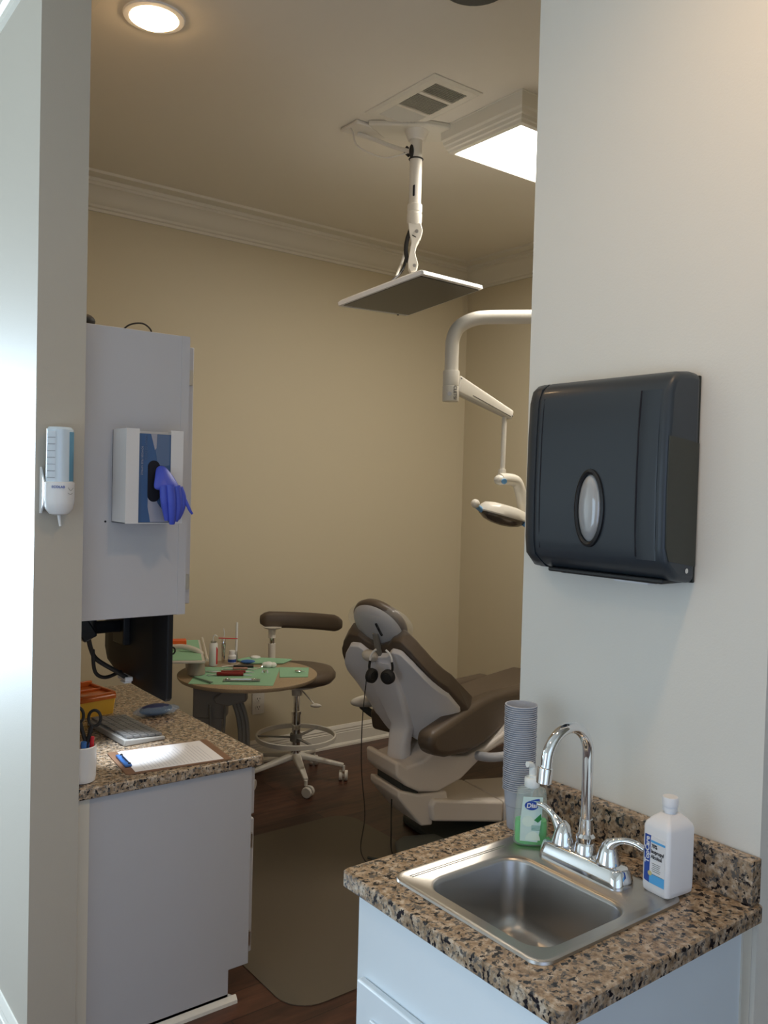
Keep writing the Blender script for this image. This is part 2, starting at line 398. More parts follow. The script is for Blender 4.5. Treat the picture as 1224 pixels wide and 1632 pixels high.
def can_light(x, y, label, power):
    t = thing('recessed_downlight', label, 'ceiling light', (x, y, H - .01))
    MB().lathe((x, y, H), [(.075, -.001), (.078, -.008), (.095, -.006), (.098, 0)], caps=False).build('trim_ring', white_m, t)
    MB().lathe((x, y, H), [(.001, -.034), (.03, -.031), (.055, -.021), (.072, -.002)]).build('bulb', bulb_m, t)
    spot(t.name + '_lamp', (x, y, H - .05), (x, y, 0), power, WARM, 150, .9, .06)
    return t
can_light(1.083, 2.69, 'glowing recessed ceiling lamp above the left wall cabinet', 9)
can_light(1.03, 0.55, 'recessed ceiling lamp over the sink, out of the picture', 30)
can_light(-.4, 0.9, 'recessed ceiling lamp in the hallway, out of the picture', 8)
o = MB().lathe((1.745, 1.90, H), [(.001, -.018), (.085, -.018), (.1, -.010), (.105, 0)]).build('ceiling_speaker', dkgrey_m)
tag(o, 'dark round ceiling fixture cut off at the top edge of the photo', 'speaker')

# ------------------------------------------------------------------ ceiling monitor on pole
PX, PY = 2.25, 2.78
t = thing('ceiling_monitor', 'white-framed flat screen hanging face-down from a white ceiling pole', 'monitor', (PX, PY, 2.4))
b = MB()
pl = [(2.06, 2.86), (2.24, 2.70), (2.37, 2.655), (2.395, 2.72), (2.40, 2.79), (2.33, 2.87), (2.20, 2.93)]
b.prism(pl, H - .022, H)
b.build('ceiling_plate', trim_m, t, bevel=.006)
b = MB(); b.bx(2.02, 2.20, 2.88, 3.0, H - .016, H, M=None); b.build('cable_box', plast_m, t, bevel=.006)
b = MB(); b.cyl((PX, PY, H - .02), (PX, PY, H - .06), .05, .034); b.build('pole_collar', cyl_m, t, bevel=.003)
o = MB().cyl((PX, PY, H - .05), (PX, PY, 2.73), .0255, n=32).build('pole', cyl_m, t)
MB().box((PX - .0205, PY - .0155, 2.82), (.004, .013, .045), M=None).build('slot', dark_m, o, bevel=.003)
b = MB(); b.lathe((PX, PY, 0), [(.029, 2.77), (.031, 2.768), (.031, 2.74), (.0295, 2.738), (.0295, 2.732), (.031, 2.73), (.031, 2.70), (.026, 2.685), (.016, 2.683)])
b.build('sleeve', cyl_m, t)
AX = frame((PX, PY, 0), (0.794, -0.608, 0), z=(0, 0, 1))
b = MB(AX)
prof = [(-.018, 2.69), (.018, 2.69), (.024, 2.66), (.02, 2.635), (.008, 2.60), (.004, 2.57), (.010, 2.54), (.014, 2.52), (.008, 2.495), (-.006, 2.490), (-.014, 2.505), (-.016, 2.53), (-.012, 2.57), (-.008, 2.61), (-.014, 2.65)]
b.prism([(p[0] * 1.45, p[1]) for p in prof], -.024, -.006, 'y'); b.prism([(p[0] * 1.45, p[1]) for p in prof], .006, .024, 'y')
o = b.build('articulated_arm', cyl_m, t, bevel=.003)
b = MB(AX); b.tube([(-.010, -.012, 2.675), (-.026, -.014, 2.63), (-.032, -.014, 2.58), (-.024, -.012, 2.53)], .009, 10); b.build('gas_spring', rubber_m, o)
for q_ in ((.010, 2.655), (.004, 2.515)): MB(AX).cyl((q_[0], -.0245, q_[1]), (q_[0], -.029, q_[1]), .007).build('pivot_bolt', steel_m, o)
b = MB(AX); b.tube([(0.022 * math.cos(a), .024 * math.sin(a), 2.635 - .012 * math.cos(a)) for a in [2 * PI * k / 12 for k in range(12)]], .0022, 8, closed=True, sm=2); b.build('cable_tie', rubber_m, t); b = MB(AX)
b.tube([(.028 * math.cos(a), .028 * math.sin(a), 2.955) for a in [2 * PI * k / 12 for k in range(12)]], .003, 8, closed=True, sm=2); b.build('cable_tie', rubber_m, t)
b = MB(AX); b.tube([(-.03, 0, H - .12), (-.045, .01, H - .10), (-.035, 0, H - .085)], .007, 8); b.ball((-.02, -.02, H - .11), (.01, .012, .028)); b.build('cable_knot', rubber_m, t)
b = MB(); b.tube([(PX - .02, PY, H - .11), (2.19, 2.86, H - .075), (2.12, 2.93, H - .035), (2.08, 2.96, H - .02)], .009, 10); b.build('conduit', plast_m, t)
b = MB(); b.tube([(PX - .03, PY + .02, H - .11), (2.165, 2.865, H - .125), (2.10, 2.895, H - .115), (2.045, 2.915, H - .09), (2.035, 2.93, H - .04), (2.03, 2.95, H - .005)], .0035, 8); b.build('thin_cable', plast_m, t)
# screen plane
Bc = Vector((1.893, 2.803, 2.310)); A = Vector((2.433, 3.041, 2.381)); Cc = Vector((2.033, 2.460, 2.396)); D = Vector((2.573, 2.697, 2.467))
mc = (A + Bc + Cc + D) / 4; mx_ = (Bc - A).normalized(); my_ = (Cc - Bc); my_ = (my_ - mx_ * my_.dot(mx_)).normalized()
MM = frame(mc, mx_, y=-my_)   # z axis = x cross y, pointing up
if MM.to_3x3().col[2].z < 0: MM = frame(mc, mx_, y=my_)
w, h = .59, .385
PBY = 1 if (MM @ Vector((0, 1, 0)) - A).length < (MM @ Vector((0, -1, 0)) - A).length else -1
PBX = 1 if (MM @ Vector((1, 0, 0)) - A).length < (MM @ Vector((-1, 0, 0)) - A).length else -1
b = MB(MM)
b.rings([[(x, y, z) for x, y in rrect(w * s1, h * s2, .012)] for s1, s2, z in ((.962, .945, -.002), (.962, .945, -.006), (1, 1, -.004), (1, 1, .010), (.97, .95, .016), (.80, .72, .030), (.74, .66, .034))])
b.build('bezel', white_m, t, ang=25)
MB(MM).prism(rrect(w * .945, h * .90, .003), -.0065, -.003).build('screen', screen_m, t)
MB(MM).box((0.20 * PBX, PBY * (h * .5 - .006), -.007), (.012, .005, .004)).build('power_button', black_m, t)
b = MB(MM); b.box((0, 0, .045), (.11, .11, .022)); b.build('mount_plate', cyl_m, t, bevel=.006)
top = MM @ Vector((0, 0, .05))
b = MB(); b.tube([AX @ Vector((0, 0, 2.52)), AX @ Vector((.0, 0, 2.47)), top], .014, 12, sm=4); b.build('tilt_joint', cyl_m, t)
b = MB(); e = MM @ Vector((-.19 * 1, .0, .035))
if e.x > PX: e = MM @ Vector((.19, .0, .035))
b.tube([AX @ Vector((-.028, -.012, 2.56)), AX @ Vector((-.045, 0, 2.50)), e], .0055, 8); b.build('power_cable', rubber_m, t)
b = MB(); b.tube([AX @ Vector((-.03, .01, 2.60)), AX @ Vector((-.05, .015, 2.53)), e + Vector((.03, .02, 0))], .005, 8); b.build('video_cable', plast_m, t)

# ------------------------------------------------------------------ dental operating light
t = thing('dental_light', 'cream dental operating light on a bent overhead arm beside the white partition wall', 'dental light', (3.1, 2.27, 0))
b = MB()
arm = [(2.495, 2.80, 2.11), (2.495, 2.80, 2.20), (2.497, 2.797, 2.255), (2.515, 2.78, 2.305), (2.56, 2.74, 2.338), (2.62, 2.69, 2.348), (2.75, 2.577, 2.352), (3.10, 2.27, 2.362)]
b.tube(arm, .030, 20, sm=5); b.build('overhead_tube', cyl_m, t)
b = MB(); b.cyl((3.10, 2.27, 0.02), (3.10, 2.27, 2.40), .032); b.cyl((3.10, 2.27, 0), (3.10, 2.27, .02), .12); b.build('post', cyl_m, t, bevel=.003)
o = MB().lathe((2.495, 2.80, 0), [(.0345, 2.115), (.036, 2.11), (.036, 2.052), (.0355, 2.05), (.034, 2.048), (.036, 2.046), (.036, 1.985), (.034, 1.982)]).build('swivel_head', cyl_m, t)
SH = frame((2.495, 2.80, 0), (0.794, -0.608, 0), z=(0, 0, 1))
MB(SH).cyl((-.008, -.033, 2.012), (-.008, -.038, 2.012), .009).build('lock_button', grayp_m, o)
text('marking', 'CLETSI', .020, frame((2.495 + .0345 * .6, 2.80 - .0345 * .80, 2.015) if 0 else SH @ Vector((.016, -.0337, 2.018)), (0, 0, -1), z=SH.to_3x3() @ Vector((.35, -.94, 0))), ink_m, o, bold=.01)
# balance arm (tapered)
def bar(b, p0, p1, w0, h0, w1, h1, up=(0, 0, 1), rr=.3):
    d = Vector(p1) - Vector(p0); M = frame(p0, d, z=up); L = d.length
    rg = []
    for q, (w, h) in ((0, (w0, h0)), (1, (w1, h1))):
        rg.append([(q * L, x, z) for x, z in rrect(w, h, min(w, h) * rr, 4)])
    b.rings(rg, M=M); return b
b = MB(); bar(b, (2.515, 2.79, 2.058), (2.865, 2.80, 1.950), .045, .082, .034, .044, rr=.3); o = b.build('balance_arm', cyl_m, t, bevel=.004)
b = MB(); bar(b, (2.60, 2.772, 2.016), (2.85, 2.782, 1.942), .004, .004, .004, .004); b.ball((2.528, 2.770, 2.083), .004); b.ball((2.86, 2.782, 1.945), .004); b.build('seam_line', grey_m, o)
b = MB(); b.cyl((2.828, 2.80, 1.955), (2.824, 2.80, 1.68), .0115); b.build('drop_rod', cyl_m, t)
b = MB(); b.lathe((2.822, 2.80, 0), [(.0165, 1.70), (.0175, 1.695), (.0175, 1.66), (.015, 1.655)]); b.build('rod_ferrule', cyl_m, t)
# yoke: knob, horizontal then down
b = MB(); b.tube([(2.800, 2.79, 1.652), (2.85, 2.79, 1.655), (2.905, 2.79, 1.645), (2.935, 2.79, 1.60), (2.958, 2.79, 1.52), (2.968, 2.79, 1.475)], lambda s: .028 - .002 * s, 14)
b.ball((2.80, 2.79, 1.650), (.028, .028, .024)); o = b.build('yoke', cyl_m, t)
MB().cyl((2.800, 2.765, 1.645), (2.796, 2.757, 1.643), .013).build('pivot_cap', bluelt_m, o, bevel=.002)
# lamp head: elongated oval, tilted
LM = frame((2.815, 2.78, 1.492), (0.965, -0.14, -0.215), z=(0.16, -.12, 1))
b = MB(LM)
b.lathe((0, 0, 0), [(.001, .046), (.06, .045), (.095, .038), (.112, .022), (.120, 0), (.117, -.006), (.11, -.008)], n=40, sx=1.08, sy=.72); o = b.build('lamp_head', cyl_m, t)
MB(LM).lathe((0, 0, 0), [(.116, -.004), (.112, -.018), (.085, -.036), (.05, -.046), (.001, -.050)], n=40, sx=1.08, sy=.72).build('reflector_lens', lens_m, t)
b = MB(LM); b.tube([(-.12, 0, -.006), (-.150, -.01, .002), (-.180, -.03, .010)], .012, 12); b.build('grip', bluelt_m, t); b = MB(LM)
b.tube([(.085, -.055, -.012), (.12, -.06, -.022), (.17, -.06, -.034)], .014, 12); b.build('grip', bluelt_m, t)
MB(LM).ball((-.185, -.033, .013), (.020, .020, .020)).build('handle_knob', cyl_m, t)
b = MB(LM); b.tube([(.09, -.01, .018), (.12, -.03, .018), (.17, -.05, .012)], .020, 12); b.build('handle_knob', cyl_m, t)

# ------------------------------------------------------------------ left: wall cabinet
t = thing('wall_cabinet', 'tall white wall cabinet hung beside the left pillar', 'cabinet', (.76, 2.34, 1.217))
MB().bx(.757, 1.065, 2.333, 3.20, 1.217, 2.022).build('body', cabd_m, t, bevel=.0015)
MB().bx(1.040, 1.065, 2.3315, 2.333, 1.217, 2.022).build('edge_stile', cabd_m, t)
for y0, y1 in ((2.345, 2.765), (2.771, 3.19)):
    d = MB().bx(1.067, 1.085, y0, y1, 1.245, 1.995).build('door', cabd_m, t, bevel=.003)
    MB().cyl((1.085, y1 - .04 if y0 < 2.5 else y0 + .04, 1.32), (1.105, y1 - .04 if y0 < 2.5 else y0 + .04, 1.32), .012).build('knob', chrome_m, d)
for z in (1.31, 1.905):
    b = MB(); b.bx(1.062, 1.078, 2.336, 2.345, z - .022, z + .022); b.cyl((1.076, 2.341, z - .016), (1.076, 2.341, z + .016), .005); b.build('hinge', steel_m, t)
MB().cyl((.826, 2.3335, 1.488), (.826, 2.332, 1.488), .003, n=12).build('drill_hole', dark_m, t)
o = MB()
o.tube([(.90, 2.45, 2.026), (.92, 2.43, 2.05), (.955, 2.42, 2.058), (.985, 2.43, 2.045), (1.00, 2.46, 2.026)], .0025, 8)
o.tube([(.80, 2.45, 2.026), (.85, 2.42, 2.033), (.90, 2.40, 2.026), (.95, 2.50, 2.026)], .0025, 8)
tag(o.build('black_cable', rubber_m), 'thin black cable looping over the top of the wall cabinet', 'cable')
tag(MB().ball((.79, 2.44, 2.046), (.035, .03, .021)).build('cable_bundle', rubber_m), 'dark rounded lump on the wall cabinet top, next to the pillar', 'cable')

# glove box holder and gloves
t = thing('glove_box_holder', 'white metal glove box holder fixed to the wall cabinet side', 'dispenser', (.93, 2.29, 1.49))
gx0, gx1, gy0, gy1, gz0, gz1 = .843, 1.005, 2.233, 2.331, 1.487, 1.742
b = MB()
b.bx(gx0, gx0 + .002, gy0, gy1, gz0, gz1); b.bx(gx1 - .002, gx1, gy0, gy1, gz0, gz1)
b.bx(gx0, gx0 + .036, gy0 - .002, gy0, gz0, gz1); b.bx(gx1 - .036, gx1, gy0 - .002, gy0, gz0, gz1)
b.bx(gx0, gx1, gy1 - .002, gy1, gz0, gz1); b.bx(gx0, gx1, gy0, gy1, gz0, gz0 + .002)
b.build('metal_frame', cardw_m, t, flat=True)
t = thing('glove_box', 'blue and grey carton of gloves with a dark oval opening, inside the white holder', 'box', (.924, 2.29, 1.49))
cx = (gx0 + gx1) / 2
o = MB().bx(gx0 + .004, gx1 - .004, gy0 + .002, gy1 - .004, gz0 + .003, gz1 - .012).build('carton', gbox_m, t)
yy = gy0 + .0005
GP = lambda pts: [(cx + a, gz0 + c) for a, c in pts]
MB().prism(GP([(-.012, .243), (.006, .243), (.004, .205), (.0, .200)]), yy, yy + .0015, 'y').build('printed_wedge', gboxg_m, o)
MB().prism(GP([(.008, .243), (.042, .243), (.042, .16), (.010, .150), (.002, .199)]), yy + .0003, yy + .0016, 'y').build('printed_panel', gboxm_m, o)
MB().prism(GP([(-.010, .004), (.042, .004), (.030, .030), (.010, .055), (-.002, .085), (-.018, .088), (-.018, .045)]), yy, yy + .0015, 'y').build('printed_swoosh', gboxg_m, o)
MB().prism([(cx + p[0], gz0 + p[1]) for p in rrect(.034, .112, .0168, 8, -.002, .115)], yy - .0004, yy + .0014, 'y').build('opening', dark_m, o)
text('print', 'POWDER FREE NITRILE', .0075, frame((cx - .036, yy, gz0 + .17), (0, 0, -1), z=(0, -1, 0)), gboxg_m, o)
text('print', 'EXAM GLOVES', .010, frame((cx - .026, yy, gz0 + .205), (0, 0, -1), z=(0, -1, 0)), gboxm_m, o)
t = thing('blue_glove', 'crumpled blue nitrile glove hanging out of the glove box opening', 'glove', (cx + .03, gy0 - .03, gz0 + .1))
def gfold(pts, name, th=.004):
    b = MB(); b.rings([[(p[0], p[1] - th, p[2]) for p in pts], [(p[0], p[1] + th, p[2]) for p in pts]])
    return b
gp = lambda a, dy, c: (cx + a * 1.12 - .002, gy0 - dy, gz0 + c + .004)
# cuff sheet as a lofted strip, fingers as tapering tubes
b = MB()
rows = [[gp(.004, .002, .150), gp(.012, .003, .158), gp(.024, .004, .157)],
        [gp(-.002, .016, .132), gp(.014, .022, .146), gp(.034, .016, .142)],
        [gp(-.010, .030, .110), gp(.012, .040, .124), gp(.046, .028, .120)],
        [gp(-.014, .036, .094), gp(.014, .050, .104), gp(.056, .036, .096)],
        [gp(-.006, .036, .086), gp(.022, .050, .096), gp(.062, .038, .078)]]
b.rings([[*r, *[(p[0], p[1] + .006, p[2] - .002) for p in r[::-1]]] for r in rows])
b.build('cuff', glove_m, t, sub=2)
b = MB()
prs = [((.010, .040, .098), (.012, .040, .060), (.018, .036, .030), (.022, .034, .006), .0095), ((.024, .044, .102), (.028, .046, .060), (.032, .042, .020), (.034, .038, -.004), .0115),
       ((.040, .042, .100), (.046, .042, .060), (.046, .040, .025), (.043, .036, .004), .0110), ((.050, .038, .095), (.060, .038, .066), (.058, .036, .035), (.050, .034, .010), .0095),
       ((.052, .036, .088), (.066, .042, .060), (.076, .046, .035), (.083, .046, .024), .0045)]
for p0, p1, p2, p3, r in prs:
    b.tube([gp(*p0), gp(*p1), gp(*p2), gp(*p3)], (lambda r: lambda s: 1.15 * r * (1 - .45 * s * s))(r), 12)
b.build('fingers', glove_m, t)

# ------------------------------------------------------------------ soap dispenser on pillar
t = thing('wall_soap_dispenser', 'clear and white hand soap dispenser fixed to the left pillar', 'dispenser', (.694, 2.26, 1.51))
cxs, cys = .680, 2.262
MB().lathe((cxs, cys, 0), [(.001, 1.735), (.028, 1.734), (.0335, 1.728), (.034, 1.60), (.034, 1.575)], n=32, sy=.92).build('refill_bottle', mat('refill_clear', (.62, .72, .80), .15, spec=.9), t)
o = MB().lathe((cxs, cys, 0), [(.0355, 1.594), (.038, 1.592), (.038, 1.545), (.034, 1.525), (.024, 1.512), (.010, 1.508), (.001, 1.508)], n=32, sy=.95)
o.bx(.644, .716, 2.262, 2.298, 1.53, 1.594)
o = o.build('holder', white_m, t)
b = MB(); b.prism([(2.298, 1.512), (2.298, 1.632), (2.292, 1.632), (2.262, 1.594), (2.262, 1.54), (2.285, 1.512)], .641, .6445, 'x'); b.build('side_bracket', white_m, o)
MB().cyl((.680, 2.262, 1.51), (.684, 2.262, 1.480), .0045, .003).build('nozzle', white_m, t)
def patch(b, a0, a1, z0, z1, r, n=8, sy=.92):
    g = []
    for k in range(n + 1):
        a = R_(a0 + (a1 - a0) * k / n)
        g.append([(cxs + rr * math.cos(a), cys + rr * sy * math.sin(a), z) for rr, z in ((r, z0), (r, z1), (r - .001, z1), (r - .001, z0))])
    return b.rings(g)
patch(MB(), -62, -18, 1.596, 1.722, .0344).build('blue_label', mat('label_blue', (.12, .30, .44), .4), t)
lt = patch(MB(), -168, -122, 1.598, 1.722, .0344).build('facts_label', mat('label_white', (.62, .68, .74), .5), t)
b = MB()
for k in range(7): patch(b, -166, -124, 1.604 + k * .017, 1.6050 + k * .017, .0347)
b.build('facts_lines', ink_m, lt)
text('logo', 'ECOLAB', .0085, frame((cxs - .013, cys - .0355, 1.581), (1, -.35, 0), z=(-.35, -1, 0)), navy_m, o, bold=.02)
b = MB(frame((cxs + .018, cys - .0335, 1.572), (1, .35, 0), z=(0, 0, 1)))
b.tube([(-.007, 0, .008), (0, -.001, .0), (.008, 0, .007)], .0005, 6, sm=3); b.tube([(-.007, 0, -.006), (0, -.001, -.010), (.006, 0, -.006)], .0005, 6, sm=3); b.build('hand_symbol', grey_m, o)

# ------------------------------------------------------------------ left desk
t = thing('base_cabinet', 'white base cabinet with drawers under the left granite worktop', 'cabinet', (1.03, 2.34, 0))
b = MB(); b.prism([(.757, 0), (1.232, 0), (1.232, .105), (1.300, .105), (1.300, .728), (.757, .728)], 2.333, 3.42, 'y')
b.build('body', cabd_m, t, bevel=.0015)
for y0, y1 in ((2.35, 2.86), (2.87, 3.40)):
    for z0, z1 in ((.13, .555), (.568, .715)):
        d = MB().bx(1.302, 1.320, y0, y1, z0, z1).build('door' if z0 < .2 else 'drawer', cabd_m, t, bevel=.004)
        MB().cyl((1.32, (y0 + y1) / 2, z1 - .05), (1.34, (y0 + y1) / 2, z1 - .05), .012).build('knob', chrome_m, d, bevel=.003)
for z in (.18, .49):
    MB().bx(1.296, 1.308, 2.336, 2.346, z - .022, z + .022).build('hinge', steel_m, t)
b = MB(); b.prism([(.757, 0), (1.258, 0), (1.256, .012), (1.246, .022), (1.234, .03), (.757, .03)], 2.333, 2.334, 'y')
b.rings([[(1.02, 2.333, 0), (1.02, 2.319, 0), (1.02, 2.320, .010), (1.02, 2.326, .018), (1.02, 2.333, .022)][:5], [(1.258, 2.333, 0), (1.258, 2.319, 0), (1.258, 2.320, .010), (1.258, 2.326, .018), (1.258, 2.333, .022)]])
b.rings([[(.757, 2.333, 0), (.757, 2.319, 0), (.757, 2.320, .010), (.757, 2.326, .018), (.757, 2.333, .022)][:5], [(1.02, 2.333, 0), (1.02, 2.319, 0), (1.02, 2.320, .010), (1.02, 2.326, .018), (1.02, 2.333, .022)]])
b.build('shoe_moulding', MATS['baseboard_paint'], t, ang=25)
MB().bx(.757, .795, 2.331, 2.333, .03, .728).build('filler_strip', trim_m, t)
desk = tag(MB().prism([(.757, 2.318), (1.325, 2.318), (1.338, 2.332), (1.338, 3.445), (.757, 3.445)], .7285, .760).build('granite_worktop', gran_m, bevel=.004), 'speckled granite worktop of the left desk', 'worktop')
DZ = .760

# mug of tools
t = thing('pen_cup', 'white ceramic cup holding scissors and pens at the left worktop corner', 'cup', (.790, 2.40, DZ))
MB().lathe((.790, 2.385, DZ), [(.001, .0), (.030, .0), (.036, .004), (.0385, .02), (.0385, .100), (.036, .102), (.035, .100), (.034, .01), (.001, .008)], n=32).build('cup_body', white_m, t)
t2 = thing('scissors', 'black-handled scissors standing in the white cup', 'scissors', (.80, 2.385, DZ + .02))
F2 = frame((.800, 2.380, DZ), (.80, -.6, 0), z=(0.0, 0, 1))
b = MB(F2)
for cx2, cz2 in ((-.026, .185), (.022, .178)):
    b.tube([(cx2 + .017 * math.cos(a), 0, cz2 + .022 * math.sin(a)) for a in [2 * PI * k / 14 for k in range(14)]], .0042, 10, closed=True, sm=2)
b.tube([(-.018, 0, .163), (-.008, 0, .13), (0, 0, .105)], .006, 8); b.tube([(.014, 0, .158), (.008, 0, .13), (.002, 0, .105)], .006, 8)
b.build('handles', rubber_m, t2)
MB(F2).prism([(-.008, .11), (.010, .11), (.004, .012), (0, .010)], -.002, .002, 'y').build('blades', chrome_m, t2)
for nm, c, p, r, lab in (('marker', yellow_m, ((-.022, .006, .02), (-.024, .008, .165)), .006, 'yellow highlighter standing in the white cup'), ('marker', orange_m, ((-.014, -.012, .02), (-.024, -.018, .135)), .006, 'orange marker in the white cup, in front of the scissors'), ('red_marker', redl_m, ((.022, .004, .02), (.026, .006, .125)), .006, 'red capped marker in the white cup'), ('blue_brush', bluep_m, ((.006, -.016, .02), (.012, -.022, .118)), .008, 'dark blue stubby marker in the white cup')):
    F3 = frame((.790, 2.385, DZ), (.8, -.6, 0), z=(0, 0, 1))
    tag(MB(F3).cyl(p[0], p[1], r * .9, r, n=14).build(nm, c, bevel=.0015), lab, 'marker')

# keyboard
t = thing('keyboard', 'grey low keyboard on the left granite worktop', 'keyboard', (1.08, 2.78, DZ))
KM = frame((1.062, 2.775, DZ), (-.06, 1, 0), z=(0, 0, 1))
b = MB(KM); b.prism([(-.075, 0.004), (.075, 0.001), (.075, .012), (-.075, .024)], -.15, .15, 'x') if 0 else None
b = MB(KM); b.rings([[(x, y, 0.001), (x, y2, .001), (x, y2, z2), (x, y, z1)] for x, y, y2, z1, z2 in ((-.15, -.07, .07, .012, .022), (.15, -.07, .07, .012, .022))])
b.build('case', key_m, t, bevel=.003)
b = MB(KM)
for i in range(5):
    for j in range(14):
        y = -.052 + i * .025; b.box((-.133 + j * .0205, y, .0175 + (y + .07) * .0714), (.017, .020, .006))
b.build('keys', keyc_m, t, flat=True)

# clipboard
t = thing('clipboard', 'brown clipboard with a blue clip at the front of the left worktop', 'clipboard', (1.08, 2.46, DZ))
CM = frame((1.080, 2.458, DZ), (.992, -.10, 0), z=(0, 0, 1))
MB(CM).prism(rrect(.32, .225, .012), 0.0005, .0035).build('board', wood_m, t)
b = MB(CM); b.bx(-.148, -.128, -.055, .055, .0048, .012); b.build('clip_bar', bluep_m, t, bevel=.002)
b = MB(CM); b.tube([(-.132, -.035, .010), (-.137, -.02, .017), (-.137, .02, .017), (-.132, .035, .010)], .0016, 8)
b.ball((-.133, -.045, .011), .005); b.ball((-.133, .045, .011), .005); b.build('spring_wire', black_m, t)
t = thing('paper_form', 'white printed form held on the clipboard', 'paper', (1.09, 2.46, DZ + .004))
o = MB(CM).prism([(-.132, -.103), (.136, -.104), (.134, .104), (-.130, .104)], .0038, .0046).build('sheet', paper_m, t)
b = MB(CM)
for k in range(20):
    L = random.uniform(.12, .18); b.box((-.100 + k * .0108, -.092 + L / 2, .0048), (.0022, L, .0002))
b.build('printed_lines', mat('faint_ink', (.62, .62, .65), .8), o, flat=True)

# orange organiser box
t = thing('orange_organiser_box', 'orange and yellow plastic compartment box at the back of the left worktop', 'box', (1.0, 3.15, DZ))
OM = frame((.965, 3.10, DZ), (.985, .17, 0), z=(0, 0, 1))
b = MB(OM); b.rings([[(x, y, z) for x, y in rrect(.30 * q, .19 * q, .01)] for q, z in ((.94, 0), (.98, .055))]); b.build('tray', yellow_m, t)
o = MB(OM); o.rings([[(x, y, z) for x, y in rrect(.30 * q, .19 * q, .012)] for q, z in ((1.0, .055), (1.0, .066), (.97, .070))]); o = o.build('lid', orange_m, t)
b = MB(OM)
for x in (-.07, .02): b.bx(x - .003, x + .003, -.085, .085, .070, .078)
b.bx(-.14, .14, -.003, .003, .070, .078); b.bx(-.145, .145, .078, .090, .070, .088); b.bx(-.145, .145, -.090, -.080, .070, .078); b.bx(.135, .145, -.09, .09, .070, .08)
b.build('ribs', orange_m, o, bevel=.002)

# blue bag
t = thing('plastic_pouch', 'clear pouch with dark blue contents on the worktop edge near the monitor', 'pouch', (1.24, 2.93, DZ))
b = MB(); b.ball((1.235, 2.935, DZ + .020), (.062, .032, .020), n=16); o = b.build('contents', mat('navy_cloth', (.01, .02, .09), .5), t)
b = MB(); b.ball((1.235, 2.93, DZ + .017), (.088, .045, .017), n=20)
for v in b.bm.verts: v.co.z += .004 * math.sin(v.co.x * 150) * math.cos(v.co.y * 130) if v.co.z > DZ + .01 else 0
b.build('film', mat('blue_film', (.25, .40, .62), .1, alpha=.35, spec=1), t)

# desk monitor
t = thing('desk_monitor', 'black flat monitor seen from behind under the wall cabinet', 'monitor', (1.11, 2.8, .91))
b = MB()
ys = [2.53, 2.545, 2.60, 2.72, 2.86, 2.98, 3.06, 3.075]
rg = []
for i, y in enumerate(ys):
    zb = .908 + (0.012 if i in (0, 7) else 0) + .05 * max(0, (y - 2.80) / .275) ** 2; dx = .0 if i in (0, 7) else (.010 if i in (1, 6) else .022)
    rg.append([(1.100, y, zb), (1.118, y, zb), (1.118, y, 1.245), (1.100, y, 1.245), (1.100 - dx, y, 1.215), (1.100 - dx, y, zb + .05)])
b.rings(rg); b.build('housing', mat('black_satin', (.010, .011, .013), .5, spec=.35), t, bevel=.003)
MB().bx(1.118, 1.1195, 2.55, 3.055, .98, 1.23).build('screen', screen_m, t)
b = MB(); b.bx(1.055, 1.080, 2.79, 2.89, 1.05, 1.15); b.build('vesa_plate', black_m, t, bevel=.004)
t3 = thing('monitor_arm', 'black wall arm and cable holding the desk monitor', 'monitor arm', (.76, 2.85, 1.1))
b = MB(); bar(b, (.93, 2.76, 1.125), (1.056, 2.84, 1.11), .03, .042, .03, .040); bar(b, (.770, 2.90, 1.14), (.93, 2.76, 1.125), .03, .05, .03, .045); b.cyl((.93, 2.76, 1.095), (.93, 2.76, 1.155), .024); b.bx(.757, .772, 2.84, 2.96, 1.08, 1.20)
b.build('arm', black_m, t3, bevel=.004)
b = MB(); b.prism([(.845, 1.205), (.872, 1.205), (.905, 1.150), (.925, 1.115), (.885, 1.095), (.845, 1.155)], 2.66, 2.69, 'y'); b.build('joint_cover', blackg_m, t3, bevel=.004)
b = MB(); b.tube([(.90, 2.68, 1.115), (.925, 2.72, 1.06), (.955, 2.75, 1.02), (1.02, 2.76, .975), (1.062, 2.77, .945)], .0075, 10)
b.tube([(.93, 2.72, 1.06), (.945, 2.74, .985), (.99, 2.77, .955), (1.05, 2.79, .965)], .006, 10); b.build('cable_sleeve', rubber_m, t3)
b = MB(); b.bx(1.052, 1.078, 2.755, 2.83, .935, .950); b.bx(1.050, 1.076, 2.76, 2.80, .928, .934); o = b.build('white_adapter', white_m, t3, bevel=.003)
# under-cabinet lamp
t = thing('under_cabinet_light', 'small bright lamp fixed under the wall cabinet above the clipboard', 'lamp', (.92, 2.50, 1.2))
MB().cyl((.885, 2.52, 1.2165), (.885, 2.52, 1.200), .030, .028).build('housing', black_m, t, bevel=.002)
MB().cyl((.885, 2.52, 1.199), (.885, 2.52, 1.1985), .020).build('lens', led_m, t)
spot('under_cabinet_lamp', (.885, 2.52, 1.19), (.985, 2.56, .76), 17, (.80, .90, 1.0), 44, .9, .008)

# outlet
t = thing('wall_outlet', 'white double wall outlet below the round table', 'outlet', (2.434, 4.318, .28))
MB().prism(rrect(.078, .125, .006, 4, 2.434, .344), 4.314, 4.321, 'y').build('cover_plate', plast_m, t, bevel=.0015)
for z in (.368, .320):
    o = MB().prism(rrect(.034, .030, .012, 6, 2.434, z), 4.312, 4.3145, 'y').build('socket', plast_m, t)
    b = MB(); b.box((2.427, 4.3118, z + .003), (.003, .001, .010)); b.box((2.441, 4.3118, z + .003), (.003, .001, .008)); b.cyl((2.434, 4.3121, z - .009), (2.434, 4.3113, z - .009), .0028, n=10)
    b.build('slots', dark_m, o)

